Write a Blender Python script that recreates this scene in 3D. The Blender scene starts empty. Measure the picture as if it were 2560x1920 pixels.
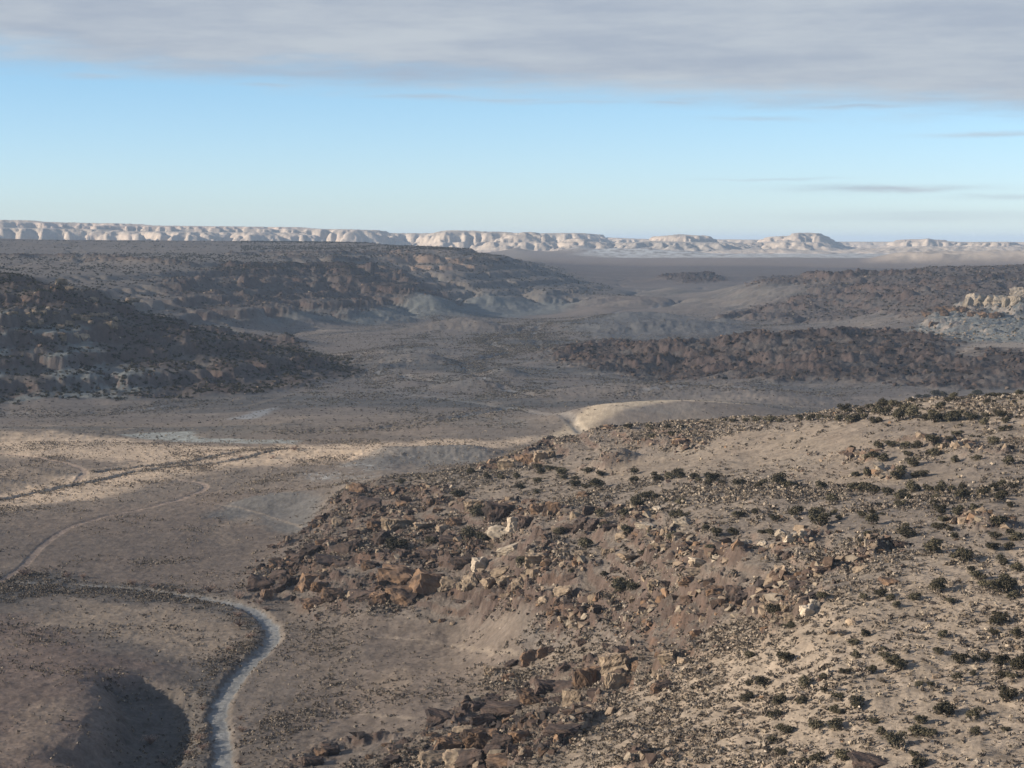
import bpy, math, random
import numpy as np
from mathutils import Vector, Matrix
R = math.radians
Q = 1.0            # terrain mesh density (1 = final)
rng = np.random.default_rng(7)
random.seed(7)
scene = bpy.context.scene

# ------------------------------------------------------------------ camera
CAM_Z = 150.0
PITCH = 4.08
cam_d = bpy.data.cameras.new('camera'); cam = bpy.data.objects.new('camera', cam_d)
scene.collection.objects.link(cam); scene.camera = cam
cam_d.sensor_width = 36.0; cam_d.lens = 70.0
cam_d.clip_start = 1.0; cam_d.clip_end = 200000.0
cam.location = (0, 0, CAM_Z); cam.rotation_euler = (R(90 - PITCH), 0, 0)

# ------------------------------------------------------------------ sun, sky, exposure
SUN_EL = 18.0
SUN_AZ = -101.0        # compass angle from +Y (view direction) to the sun, clockwise
to_sun = Vector((math.sin(R(SUN_AZ)) * math.cos(R(SUN_EL)), math.cos(R(SUN_AZ)) * math.cos(R(SUN_EL)), math.sin(R(SUN_EL))))
sun_d = bpy.data.lights.new('sun', 'SUN'); sun = bpy.data.objects.new('sun', sun_d)
scene.collection.objects.link(sun)
sun_d.energy = 5.0; sun_d.angle = R(0.53); sun_d.color = (1.0, 0.87, 0.72)
sun.rotation_euler = to_sun.to_track_quat('Z', 'Y').to_euler()
scene.view_settings.view_transform = 'Standard'; scene.view_settings.look = 'None'
scene.view_settings.exposure = 0.88; scene.view_settings.gamma = 1.0

world = bpy.data.worlds.new('World'); scene.world = world; world.use_nodes = True
def N(nt, t, **kw):
    n = nt.nodes.new(t)
    for k, v in kw.items():
        if k in n.inputs: n.inputs[k].default_value = v
        else: setattr(n, k, v)
    return n
def mth(nt, op, a, b=None, c=None, clamp=False):
    n = nt.nodes.new('ShaderNodeMath'); n.operation = op; n.use_clamp = clamp
    for i, s in enumerate((a, b, c)):
        if s is None: continue
        if isinstance(s, (int, float)): n.inputs[i].default_value = s
        else: nt.links.new(s, n.inputs[i])
    return n.outputs[0]
def sstep(nt, x, lo, hi):
    n = nt.nodes.new('ShaderNodeMapRange'); n.interpolation_type = 'SMOOTHSTEP'
    nt.links.new(x, n.inputs[0]); n.inputs[1].default_value = lo; n.inputs[2].default_value = hi
    return n.outputs[0]
def build_world():
    nt = world.node_tree; nt.nodes.clear(); L = nt.links.new
    out = N(nt, 'ShaderNodeOutputWorld')
    sky = N(nt, 'ShaderNodeTexSky'); sky.sky_type = 'NISHITA'; sky.sun_disc = False
    sky.sun_elevation = R(SUN_EL); sky.sun_rotation = R(SUN_AZ)
    sky.altitude = 1500; sky.air_density = 1.0; sky.dust_density = 0.4; sky.ozone_density = 2.0
    tint = N(nt, 'ShaderNodeMix', data_type='RGBA', blend_type='MULTIPLY'); tint.inputs[0].default_value = 1.0
    L(sky.outputs[0], tint.inputs[6])
    bg = N(nt, 'ShaderNodeBackground'); bg.inputs[1].default_value = SKY_STRENGTH
    L(tint.outputs[2], bg.inputs[0])
    tc = N(nt, 'ShaderNodeTexCoord'); sp = N(nt, 'ShaderNodeSeparateXYZ'); L(tc.outputs['Generated'], sp.inputs[0])
    x, y, z = sp.outputs
    tg = N(nt, 'ShaderNodeMix', data_type='RGBA'); L(sstep(nt, z, 0.0, 0.12), tg.inputs[0])
    tg.inputs[6].default_value = SKY_LOW; tg.inputs[7].default_value = SKY_HIGH; L(tg.outputs[2], tint.inputs[7])
    def noise(sx, sy, sz, scale, detail=5, rough=.55, off=(0, 0, 0)):
        m = N(nt, 'ShaderNodeMapping'); L(tc.outputs['Generated'], m.inputs[0])
        m.inputs['Scale'].default_value = (sx, sy, sz); m.inputs['Location'].default_value = off
        n = N(nt, 'ShaderNodeTexNoise'); L(m.outputs[0], n.inputs[0]); n.inputs['Scale'].default_value = scale
        n.inputs['Detail'].default_value = detail; n.inputs['Roughness'].default_value = rough
        return n.outputs[0]
    n1 = noise(1.2, 1.2, 14, 5.0, 6, .6, (.3, .1, .2))        # long streaks
    n2 = noise(1, 1, 5, 3.0, 4, .5, (2, 1, 4))           # large lumps
    edge = mth(nt, 'MULTIPLY_ADD', x, -0.052, 0.0725)
    e = mth(nt, 'SUBTRACT', z, edge)
    n5 = noise(3, 3, 16, 7.0, 8, .62, (1.3, 3.1, .4))
    e = mth(nt, 'ADD', e, mth(nt, 'MULTIPLY', mth(nt, 'SUBTRACT', n1, 0.5), 0.030))
    e = mth(nt, 'ADD', e, mth(nt, 'MULTIPLY', mth(nt, 'SUBTRACT', n5, 0.5), 0.016))
    deck = sstep(nt, e, -0.006, 0.016)
    # thin stray streaks under the deck
    n3 = noise(2.0, 2.0, 60, 3.2, 4, .5, (5.2, .7, 1.4))
    band = mth(nt, 'MULTIPLY', sstep(nt, z, 0.006, 0.02), 1.0)
    st = None
    zz = mth(nt, 'ADD', z, mth(nt, 'MULTIPLY', mth(nt, 'SUBTRACT', n5, 0.5), 0.006))
    for (x0, z0, wx, wz, k_) in ((.185, .0262, .040, .0016, .62), (.243, .0220, .024, .0014, .5), (.195, .0125, .075, .0030, .30), (-.041, .0720, .030, .0013, .6), (-.003, .0706, .026, .0012, .55), (.028, .0692, .036, .0011, .4),
                             (.080, .0690, .018, .0010, .45), (.124, .0606, .022, .0012, .5), (.172, .0660, .036, .0014, .45), (.232, .0522, .028, .0012, .45), (-.200, .0808, .018, .0016, .4), (-.118, .0775, .016, .0010, .4), (.130, .0310, .03, .0008, .25)):
        a_ = mth(nt, 'MULTIPLY', mth(nt, 'SUBTRACT', x, x0), 1 / wx); b_ = mth(nt, 'MULTIPLY', mth(nt, 'SUBTRACT', zz, z0), 1 / wz)
        r_ = mth(nt, 'ADD', mth(nt, 'MULTIPLY', a_, a_), mth(nt, 'MULTIPLY', b_, b_))
        g_ = mth(nt, 'MULTIPLY', mth(nt, 'EXPONENT', mth(nt, 'MULTIPLY', r_, -1.0)), k_)
        st = g_ if st is None else mth(nt, 'MAXIMUM', st, g_)
    st = mth(nt, 'MULTIPLY', st, mth(nt, 'MULTIPLY_ADD', sstep(nt, n3, .35, .62), .7, .7))
    # gaps of blue high overhead
    gap = sstep(nt, n2, .46, .60)
    hi = sstep(nt, z, .12, .3)
    gap = mth(nt, 'ADD', mth(nt, 'MULTIPLY', gap, hi), mth(nt, 'SUBTRACT', 1.0, hi))
    cov = mth(nt, 'MAXIMUM', mth(nt, 'MULTIPLY', mth(nt, 'MULTIPLY', deck, gap), 0.97), st)
    # cloud shade varies
    n4 = noise(1, 1, 9, 7.0, 5, .55, (9, 4, 1))
    ramp = N(nt, 'ShaderNodeMix', data_type='RGBA'); L(sstep(nt, mth(nt, 'MULTIPLY_ADD', n5, .35, mth(nt, 'MULTIPLY', n4, .65)), 0.34, .66), ramp.inputs[0])
    ramp.inputs[6].default_value = CLOUD_DARK; ramp.inputs[7].default_value = CLOUD_LIGHT
    bc = N(nt, 'ShaderNodeBackground'); L(ramp.outputs[2], bc.inputs[0]); bc.inputs[1].default_value = 1.0
    mx = N(nt, 'ShaderNodeMixShader'); L(cov, mx.inputs[0]); L(bg.outputs[0], mx.inputs[1]); L(bc.outputs[0], mx.inputs[2])
    L(mx.outputs[0], out.inputs[0])
SKY_STRENGTH = 0.091
SKY_LOW = (0.78, 0.90, 1.20, 1); SKY_HIGH = (0.66, 0.83, 0.99, 1)
CLOUD_DARK = (0.215, 0.245, 0.295, 1); CLOUD_LIGHT = (0.29, 0.315, 0.345, 1)
build_world()
scene.cycles.max_bounces = 4; scene.cycles.diffuse_bounces = 2; scene.cycles.transparent_max_bounces = 8
scene.cycles.volume_bounces = 0; scene.cycles.use_denoising = True
scene.cycles.volume_step_rate = 10

# ------------------------------------------------------------------ measuring helpers (W, H: units the notes on the photo were taken in)
W, H = 2212.0, 1659.0
F = W * 70.0 / 36.0
cp, sp_ = math.cos(R(PITCH)), math.sin(R(PITCH))
def ray(u, v):
    u = np.asarray(u, float); v = np.asarray(v, float)
    x = (u - W / 2) / F; w = -(v - H / 2) / F
    dy = cp + w * sp_; dz = -sp_ + w * cp
    h = np.hypot(x, dy)
    return np.arctan2(x, dy), dz / h          # azimuth, slope

# ------------------------------------------------------------------ numpy noise
class Noise:
    def __init__(s, seed):
        r = np.random.default_rng(seed)
        s.p = r.permutation(256).astype(np.int32); s.p = np.concatenate([s.p, s.p])
        a = r.random(256) * 2 * np.pi; s.gx = np.cos(a).astype(np.float32); s.gy = np.sin(a).astype(np.float32)
    def __call__(s, x, y):
        xf = np.floor(x); yf = np.floor(y)
        xi = xf.astype(np.int32) & 255; yi = yf.astype(np.int32) & 255
        fx = (x - xf).astype(np.float32); fy = (y - yf).astype(np.float32)
        ux = fx * fx * fx * (fx * (fx * 6 - 15) + 10); uy = fy * fy * fy * (fy * (fy * 6 - 15) + 10)
        p = s.p
        def g(ix, iy, dx, dy):
            h = p[p[ix & 255] + (iy & 255)]
            return s.gx[h] * dx + s.gy[h] * dy
        a = g(xi, yi, fx, fy); b = g(xi + 1, yi, fx - 1, fy)
        c = g(xi, yi + 1, fx, fy - 1); d = g(xi + 1, yi + 1, fx - 1, fy - 1)
        a = a + ux * (b - a); c = c + ux * (d - c)
        return (a + uy * (c - a)) * 1.5
def fbm(x, y, scale, octv=4, gain=.5, seed=1, ridged=False):
    out = 0; amp = 1.0; tot = 0; f = 1.0 / scale
    for i in range(octv):
        n = Noise(seed * 31 + i)(x * f + 17.3 * i, y * f - 9.1 * i)
        if ridged: n = 1 - 2 * np.abs(n)
        out = out + n * amp; tot += amp; amp *= gain; f *= 2.03
    return out / tot
def sm(x, a, b):
    t = np.clip((x - a) / (b - a), 0, 1); return t * t * (3 - 2 * t)

# ------------------------------------------------------------------ the lie of the land: control points
def Zc(u, v, z):            # a point seen at (u, v) whose ground height is z
    az, s = ray(u, v); return (float(az), math.log((z - CAM_Z) / float(s)), z)
def Dc(u, v, D):            # a point seen at (u, v) at distance D
    az, s = ray(u, v); return (float(az), math.log(D), CAM_Z + D * float(s))
def Hc(u, D, z):            # a hidden point
    az, s = ray(u, 900); return (float(az), math.log(D), z)
cols = {
 -250: [('Z',1659,8),('Z',1500,6.5),('Z',1420,3),('Z',1300,2),('Z',1000,2),('Z',880,2),('D',800,2000),('D',700,2150),('D',600,2400),('H',2900,90),('D',575,4200),('D',545,5500),('D',515,8000),('H',9500,120)],
 0: [('Z',1800,7),('Z',1659,7.5),('Z',1500,6),('Z',1420,3),('Z',1350,.5),('Z',1250,0),('Z',1100,0),('Z',1000,2),('Z',930,3),('Z',868,1),('D',800,2010),('D',700,2140),('D',640,2260),('D',598,2450),('H',2850,84),('D',590,3600),('D',575,4200),('D',560,4500),('D',545,5500),('D',517,8000),('H',9500,120)],
 200: [('Z',1800,6),('Z',1659,6.5),('Z',1500,6),('Z',1420,3),('Z',1350,.5),('Z',1250,0),('Z',1100,0),('Z',1000,2),('Z',930,1),('Z',862,1),('D',800,2050),('D',740,2130),('D',690,2200),('D',650,2300),('D',618,2420),('H',2800,65),('D',610,3500),('D',590,3700),('D',572,4200),('D',545,5500),('D',520,8000),('H',9500,120)],
 400: [('Z',1800,-1),('Z',1659,-1),('Z',1500,-1),('Z',1300,0),('Z',1150,0),('Z',1000,1),('Z',930,0),('Z',857,0),('D',800,2080),('D',740,2220),('D',692,2400),('H',2700,18),('D',690,3150),('D',640,3500),('D',600,3800),('D',570,4200),('D',558,4600),('D',540,5600),('D',522,8000),('H',9500,110)],
 600: [('Z',1800,1),('Z',1659,1),('Z',1500,0),('Z',1400,0),('Z',1100,1),('Z',1000,1),('Z',920,2),('Z',842,0),('D',790,2200),('D',745,2350),('H',2560,4),('Z',730,2),('Z',705,4),('D',680,3550),('D',650,3850),('D',620,4000),('D',578,4300),('D',562,4700),('D',538,6000),('D',524,8000),('H',9500,110)],
 765: [('Z',1659,3),('Z',1560,2),('Z',1400,4),('Z',1000,2),('Z',930,1),('Z',860,0),('Z',806,0),('Z',795,3),('Z',770,1),('Z',720,1),('Z',692,3),('D',640,4120),('D',610,4230),('D',582,4370),('H',4520,90),('D',572,4750),('D',560,4900),('D',545,5300),('D',527,7500),('H',9500,100)],
 880: [('Z',1659,10),('Z',1560,6),('Z',1450,6),('Z',1000,1),('Z',930,1),('Z',860,0),('Z',780,0),('Z',720,1),('Z',685,2),('D',640,4150),('D',612,4330),('H',4450,48),('D',600,4700),('D',583,4900),('D',570,5020),('D',552,5180),('D',543,5500),('D',530,6500),('H',9000,95)],
 1000: [('Z',1750,19),('Z',1659,16),('Z',1600,11),('Z',1500,8),('Z',1400,9),('Z',1345,10),('Z',1320,12.7),('Z',1280,17),('Z',1220,22),('Z',1180,25),('Z',1120,29),('Z',1060,31),('Z',1012,31),('H',1200,6),('Z',960,2),('Z',900,1),('Z',800,0),('Z',700,1),('Z',665,3),('D',650,4600),('D',620,4720),('D',590,4880),('D',572,5030),('D',553,5200),('D',544,5500),('D',537,6000),('H',8000,90)],
 1150: [('D',1750,420),('D',1659,445),('D',1560,520),('D',1490,580),('Z',1440,17),('Z',1395,19.5),('D',1350,648),('D',1300,636),('Z',1240,34),('Z',1180,38),('Z',1120,40),('Z',1060,39),('Z',1000,38),('D',962,1090),('H',1260,6),('Z',900,1),('Z',800,0),('Z',700,1),('Z',655,4),('D',620,4950),('D',590,5150),('D',568,5500),('D',566,5650),('H',6300,62),('H',8500,70)],
 1300: [('D',1659,415),('D',1560,475),('D',1470,540),('D',1430,560),('D',1400,590),('D',1350,615),('D',1290,635),('D',1230,660),('D',1150,720),('D',1060,830),('D',1030,890),('D',985,960),('D',928,1060),('H',1280,8),('Z',880,2),('Z',820,0),('Z',740,1),('Z',665,3),('D',640,5000),('D',619,5300),('H',5900,20),('D',600,6500),('D',580,7500),('D',560,9500)],
 1450: [('D',1659,395),('D',1560,440),('D',1470,490),('D',1400,525),('D',1365,550),('D',1310,575),('D',1250,595),('D',1200,620),('D',1150,660),('D',1060,770),('D',1030,820),('D',985,900),('D',912,1020),('H',1260,12),('Z',870,2),('Z',830,0),('Z',790,1),('D',745,2480),('H',2750,5),('Z',700,3),('Z',660,5),('Z',625,20),('D',600,6500),('D',580,7500),('D',560,9500)],
 1620: [('D',1659,382),('D',1500,440),('D',1400,485),('D',1340,520),('D',1280,545),('D',1220,565),('D',1150,615),('D',1060,710),('D',1030,760),('D',985,840),('D',900,970),('H',1250,15),('Z',870,2),('Z',825,0),('Z',780,9),('D',735,2470),('D',722,2550),('H',2800,8),('Z',705,6),('Z',680,6),('D',640,4450),('D',612,4700),('H',5400,26),('D',598,6500),('D',580,7500),('D',562,9000)],
 1800: [('D',1659,370),('D',1500,415),('D',1400,450),('D',1300,490),('D',1230,530),('D',1150,580),('D',1060,680),('D',1030,720),('D',960,800),('D',888,920),('H',1200,22),('H',1500,1),('Z',828,0),('D',780,2300),('D',740,2450),('D',716,2560),('H',2800,14),('Z',700,11),('D',670,3800),('D',640,4050),('D',610,4250),('D',593,4500),('H',5400,40),('D',585,7200),('D',565,9000)],
 2000: [('D',1659,362),('D',1500,405),('D',1400,440),('D',1300,480),('D',1200,530),('D',1100,605),('D',1030,680),('D',960,745),('D',900,820),('D',862,900),('H',1200,30),('H',1500,1),('Z',832,0),('D',790,2280),('D',750,2420),('D',735,2550),('D',710,2950),('D',690,3150),('D',670,3300),('D',650,3500),('D',620,3900),('D',595,4300),('D',580,4600),('H',5600,50),('D',572,8600)],
 2212: [('D',1659,358),('D',1500,400),('D',1400,435),('D',1300,472),('D',1200,522),('D',1100,592),('D',1030,655),('D',960,715),('D',900,785),('D',856,860),('H',1200,36),('H',1500,2),('Z',838,1),('D',800,2200),('D',770,2330),('D',738,2500),('D',710,2850),('D',690,3000),('D',665,3080),('D',645,3300),('D',620,3800),('D',595,4200),('D',572,4650),('H',5600,60)],
 2500: [('D',1659,350),('D',1300,460),('D',1030,640),('D',900,770),('D',850,850),('H',1250,36),('H',1600,4),('D',770,2330),('D',700,2900),('D',640,3300),('D',595,4200),('D',568,4700),('H',5600,60)],
 650: [('Z',1300,3),('Z',1240,6),('Z',1175,8),('Z',1135,2)],
 540: [('Z',1275,2),('Z',1200,1)],
 720: [('Z',1330,5),('Z',1270,11),('Z',1180,14),('Z',1080,14),('Z',1040,4)],
 830: [('Z',1340,7),('Z',1300,11),('Z',1250,15),('Z',1180,19),('Z',1100,20),('Z',1030,20),('Z',985,3)],
}
ctrl = []
for u, lst in cols.items():
    for it in lst:
        ctrl.append(Zc(u, it[1], it[2]) if it[0] == 'Z' else Dc(u, it[1], it[2]) if it[0] == 'D' else Hc(u, it[1], it[2]))
for u in (-300, 200, 700, 1300, 1800, 2500):       # far plain
    for D, z in ((10500, 78), (12000, 82), (16000, 90), (24000, 96), (60000, 100)):
        if u < 900 and D < 11000: continue
        ctrl.append(Hc(u, D, z))
for az in (-.75, -.5, .5, .75):
    s = az < 0
    for D, z in ((30, 40), (200, 40 if not s else 10), (500, 50 if not s else 3), (900, 70 if not s else 2), (1500, 5), (2500, 60), (4500, 100), (8000, 150 if s else 90), (14000, 90), (60000, 100)):
        ctrl.append((az, math.log(D), z))
for az in (-.25, -.1, .1, .25): ctrl.append((az, math.log(30), 30.0)); ctrl.append((az, math.log(200), 30.0 + 90 * az))
ctrl = np.array(ctrl)
KL = 0.30
def kern(r): return np.sqrt(r * r + 0.010 ** 2)
P0 = np.stack([ctrl[:, 0], ctrl[:, 1] * KL], 1)
# drop near-duplicates
keep = []
for i in range(len(P0)):
    if all(np.hypot(*(P0[i] - P0[j])) > 0.0025 for j in keep): keep.append(i)
P0 = P0[keep]; z0 = ctrl[keep, 2]
A = kern(np.hypot(P0[:, None, 0] - P0[None, :, 0], P0[:, None, 1] - P0[None, :, 1]))
wts = np.linalg.solve(A + 1e-5 * np.eye(len(P0)), z0)
def base_height(az, Lg):
    out = np.zeros(az.shape)
    b = Lg * KL
    for (pa, pb), w in zip(P0, wts):
        out += w * kern(np.hypot(az - pa, b - pb))
    return out

# ------------------------------------------------------------------ terrain grid (finer where the land is seen closer)
def spaced(segs, q):
    out = []
    for a, b, st in segs:
        n = max(2, int((b - a) / st * q)); out.append(np.linspace(a, b, n, endpoint=False))
    out.append(np.array([segs[-1][1]])); return np.concatenate(out)
ln = math.log
Lr = spaced([(ln(20), ln(230), .04), (ln(230), ln(300), .01), (ln(300), ln(1500), .0022), (ln(1500), ln(2100), .004), (ln(2100), ln(5400), .0021), (ln(5400), ln(11200), .005),
             (ln(11200), ln(17500), .0017), (ln(17500), ln(60000), .03)], Q)
Ac = spaced([(-.75, -.30, .006), (-.30, .30, .00056), (.30, .75, .006)], Q)
NR, NC = len(Lr), len(Ac)
AZ, LG = np.meshgrid(Ac, Lr)
DD = np.exp(LG); X = DD * np.sin(AZ); Y = DD * np.cos(AZ)
st = 6
ri = np.unique(np.append(np.arange(0, NR, st), NR - 1)); ci = np.unique(np.append(np.arange(0, NC, st), NC - 1))
Zb = base_height(AZ[np.ix_(ri, ci)], LG[np.ix_(ri, ci)])
tmp = np.empty((NR, len(ci)))
for j in range(len(ci)): tmp[:, j] = np.interp(np.arange(NR), ri, Zb[:, j])
Z = np.empty((NR, NC))
for i in range(NR): Z[i] = np.interp(np.arange(NC), ci, tmp[i])
print('grid', NR, NC, NR * NC)

def make_lookup(Zarr):
    slope = (Zarr - CAM_Z) / DD
    hor = np.maximum.accumulate(slope, axis=0)
    def at(u, v, near=None):
        """ground point seen in direction (u, v): x, y, z"""
        az, s = ray(u, v); az = float(az); s = float(s)
        j = int(np.clip(np.searchsorted(Ac, az), 1, NC - 1))
        i = int(np.searchsorted(hor[:, j], s)); i = min(max(i, 1), NR - 1)
        s0, s1 = hor[i - 1, j], hor[i, j]; t = 0.5 if s1 == s0 else min(max((s - s0) / (s1 - s0), 0), 1)
        L = Lr[i - 1] + t * (Lr[i] - Lr[i - 1]); D = math.exp(L)
        return D * math.sin(az), D * math.cos(az), CAM_Z + s * D
    return at
at0 = make_lookup(Z)
def AL(u, v):
    x, y, z = at0(u, v); return math.atan2(x, y), math.log(math.hypot(x, y))

# warp fields shared by the region edges
wa = fbm(AZ * 100, LG * 100, 3.0, 4, .6, 11); wb = fbm(AZ * 100, LG * 100, 3.0, 4, .6, 12)
wfa = fbm(AZ * 100, LG * 100, .6, 3, .6, 13)
def region(pts, soft=.008, warp=.006):
    """0..1 mask of the patch of ground whose outline runs through these seen points"""
    p = np.array([AL(*q) for q in pts]); m = soft + warp * 1.5
    a0, b0 = p.min(0) - m; a1, b1 = p.max(0) + m
    i0, i1 = np.searchsorted(Lr, (b0, b1)); j0, j1 = np.searchsorted(Ac, (a0, a1))
    out = np.zeros((NR, NC), np.float32)
    if i1 <= i0 or j1 <= j0: return out
    s = (slice(i0, i1), slice(j0, j1))
    a = AZ[s] + warp * (wa[s] + .5 * wfa[s]); b = LG[s] + warp * 2.0 * wb[s]
    dmin = np.full(a.shape, 1e9); inside = np.zeros(a.shape, bool)
    n = len(p)
    for k in range(n):
        x1, y1 = p[k]; x2, y2 = p[(k + 1) % n]
        ex, ey = x2 - x1, y2 - y1; l2 = ex * ex + ey * ey + 1e-12
        t = np.clip(((a - x1) * ex + (b - y1) * ey) / l2, 0, 1)
        dmin = np.minimum(dmin, np.hypot(a - x1 - t * ex, b - y1 - t * ey))
        if abs(y2 - y1) > 1e-9:
            c = ((y1 > b) != (y2 > b)) & (a < ex * (b - y1) / ey + x1); inside ^= c
    sd = np.where(inside, dmin, -dmin)
    out[s] = sm(sd, -soft, soft); return out
def pathdist(pts, maxd, jag=0.0):
    """distance in metres to a polyline through the seen points"""
    p = np.array([at0(*q)[:2] for q in pts]); out = np.full((NR, NC), 1e6, np.float32)
    r = np.hypot(p[:, 0], p[:, 1]); a = np.arctan2(p[:, 0], p[:, 1])
    i0, i1 = np.searchsorted(Lr, (ln(max(r.min() - maxd, 21)), ln(r.max() + maxd))); j0, j1 = np.searchsorted(Ac, (a.min() - maxd / r.min(), a.max() + maxd / r.min()))
    s = (slice(i0, i1), slice(j0, j1)); x = X[s] + jag * wfa[s] ; y = Y[s] + jag * 3 * wb[s]
    d = np.full(x.shape, 1e9)
    for k in range(len(p) - 1):
        x1, y1 = p[k]; ex, ey = p[k + 1] - p[k]; l2 = ex * ex + ey * ey + 1e-9
        t = np.clip(((x - x1) * ex + (y - y1) * ey) / l2, 0, 1)
        d = np.minimum(d, np.hypot(x - x1 - t * ex, y - y1 - t * ey))
    out[s] = d; return out
def smooth_path(pts, n=8):
    pts = [np.array(p, float) for p in pts]; P = [2 * pts[0] - pts[1]] + pts + [2 * pts[-1] - pts[-2]]; out = []
    for i in range(1, len(P) - 2):
        for k in range(n):
            t = k / n
            out.append(.5 * ((2 * P[i]) + (-P[i-1] + P[i+1]) * t + (2*P[i-1] - 5*P[i] + 4*P[i+1] - P[i+2]) * t*t + (-P[i-1] + 3*P[i] - 3*P[i+1] + P[i+2]) * t**3))
    out.append(pts[-1]); return [tuple(p) for p in out]
#@@REGIONS
# ------------------------------------------------------------------ regions
M = {}
M['left_hill'] = region([(-700,860),(0,868),(350,860),(520,850),(640,838),(720,815),(775,800),(640,745),(540,720),(400,692),(330,665),(250,640),(120,612),(0,598),(-700,590)], .006, .006)
M['plateau'] = region([(-700,596),(0,600),(120,610),(250,640),(400,692),(470,700),(560,700),(720,692),(850,665),(1000,655),(1300,655),(1450,655),(1330,635),(1250,600),(1190,575),(1150,560),(1100,545),(1000,538),(800,527),(500,522),(0,517),(-700,515)], .006, .006)
M['plateau_slope'] = region([(330,600),(420,585),(500,572),(700,578),(840,580),(900,605),(960,640),(880,655),(720,692),(560,700),(430,696),(380,660)], .01, .01)
M['cap_ridge'] = region([(480,566),(600,572),(840,575),(880,595),(960,640),(900,648),(800,635),(700,628),(600,600),(480,590)], .008, .01)
M['cliff_band'] = region([(800,548),(1130,556),(1060,580),(960,584),(800,572)], .006, .006)
M['right_mound'] = region([(1195,775),(1240,745),(1330,738),(1450,742),(1600,730),(1720,716),(1850,712),(2000,722),(2050,745),(2212,760),(2500,770),(2500,838),(2212,838),(1900,826),(1700,820),(1500,822),(1350,812),(1260,795)], .010, .022)
M['right_hill'] = region([(1560,690),(1620,665),(1700,640),(1850,592),(2000,580),(2212,572),(2600,568),(2600,640),(2212,690),(2000,690),(1900,672),(1800,690),(1700,700)], .010, .012)
M['lit_knob'] = region([(2030,760),(2100,742),(2212,738),(2500,735),(2500,790),(2212,788),(2100,780)], .006, .008)
M['white_outcrop'] = region([(1960,720),(1990,690),(2050,668),(2100,652),(2212,648),(2500,640),(2500,738),(2212,738),(2060,738)], .006, .008)
M['black_hill'] = region([(1420,605),(1470,592),(1530,594),(1575,608),(1500,612)], .004, .004)
M['mid_rocks'] = region([(1620,618),(1700,596),(1850,593),(1830,608),(1700,625),(1640,640)], .006, .01)
M['spur_b'] = region([(500,1275),(560,1215),(650,1165),(720,1070),(830,1010),(900,1003),(1040,1008),(1160,955),(1300,915),(1500,905),(1850,885),(1930,865),(2212,852),(2600,850),(2600,1320),(2212,1330),(1700,1400),(1500,1420),(1300,1400),(1150,1360),(1000,1335),(860,1330),(700,1330),(560,1300)], .008, .008)
M['boulder_front'] = region([(500,1275),(560,1215),(680,1150),(740,1060),(850,1030),(900,1060),(1050,1080),(1230,1090),(1420,1130),(1500,1200),(1420,1290),(1250,1320),(1050,1320),(900,1315),(720,1325),(560,1300)], .012, .014)
M['spur_a'] = region([(640,1680),(800,1640),(930,1590),(1060,1545),(1050,1460),(1150,1415),(1250,1380),(1330,1395),(1480,1370),(1600,1330),(1800,1270),(2000,1250),(2212,1250),(2700,1250),(2700,2300),(1200,2300),(640,1900)], .008, .010)
M['spur_a_rocks'] = region([(640,1680),(800,1630),(930,1580),(1060,1530),(1180,1480),(1290,1430),(1400,1390),(1510,1380),(1500,1430),(1380,1470),(1300,1520),(1230,1590),(1180,1680)], .010, .014)
M['spur_a_sand'] = region([(1280,2200),(1330,1500),(1450,1420),(1700,1350),(1900,1250),(2050,1180),(2400,1150),(2700,1250),(2700,2300)], .02, .02)
M['gully_b'] = region([(1230,1270),(1350,1250),(1480,1270),(1620,1290),(1560,1330),(1450,1400),(1380,1400),(1300,1330)], .012, .014)
M['bench_rocks'] = region([(1040,1010),(1110,980),(1200,945),(1300,915),(1500,905),(1560,925),(1480,960),(1400,945),(1250,975),(1150,1010)], .008, .010)
M['knoll'] = region([(1230,1015),(1290,995),(1350,1000),(1400,1018),(1330,1022)], .004, .004)
M['mid_right_rocks'] = region([(1420,1120),(1620,1130),(1800,1150),(1900,1190),(1850,1260),(1750,1290),(1600,1260),(1480,1200)], .012, .016)
M['bowl'] = region([(1260,1035),(1330,1000),(1480,960),(1600,930),(1850,905),(1900,950),(1850,1000),(2100,1025),(1900,1045),(1600,1040),(1400,1030)], .008, .010)
M['crest_lit'] = region([(1830,890),(1930,868),(2212,855),(2600,852),(2600,915),(2212,912),(2050,905),(1900,905)], .008, .006)
M['dune'] = region([(1165,950),(1230,925),(1290,905),(1380,898),(1480,890),(1560,889),(1620,891),(1600,895),(1480,901),(1380,912),(1290,925),(1200,955)], .003, .003)
M['straw1'] = region([(150,1290),(260,1300),(400,1320),(520,1345),(600,1375),(540,1410),(480,1420),(330,1400),(200,1370),(130,1340)], .012, .016)
M['straw2'] = region([(0,955),(200,945),(420,962),(600,965),(900,955),(1160,945),(1180,955),(900,985),(700,1000),(500,1010),(400,1030),(200,1080),(0,1100),(0,1070),(150,1030),(300,1000),(100,985),(0,990)], .010, .012)
M['pink1'] = region([(0,1130),(150,1105),(420,1060),(650,1050),(690,1100),(660,1170),(560,1215),(480,1270),(300,1265),(60,1240),(0,1240)], .02, .02)
M['pink2'] = region([(-100,1350),(60,1330),(200,1400),(360,1440),(220,1480),(200,1560),(150,1680),(-100,1700)], .015, .02)
M['pink3'] = region([(640,1370),(750,1330),(1000,1340),(1180,1370),(1250,1385),(1050,1460),(1000,1550),(850,1600),(640,1640),(560,1640),(620,1480)], .02, .02)
M['grey_patch'] = region([(440,1115),(520,1080),(600,1060),(690,1070),(690,1110),(640,1150),(560,1135)], .006, .008)
M['grey_slope2'] = region([(750,1000),(830,975),(900,965),(1040,968),(1130,975),(1010,1000),(880,1015),(800,1020)], .006, .006)
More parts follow.
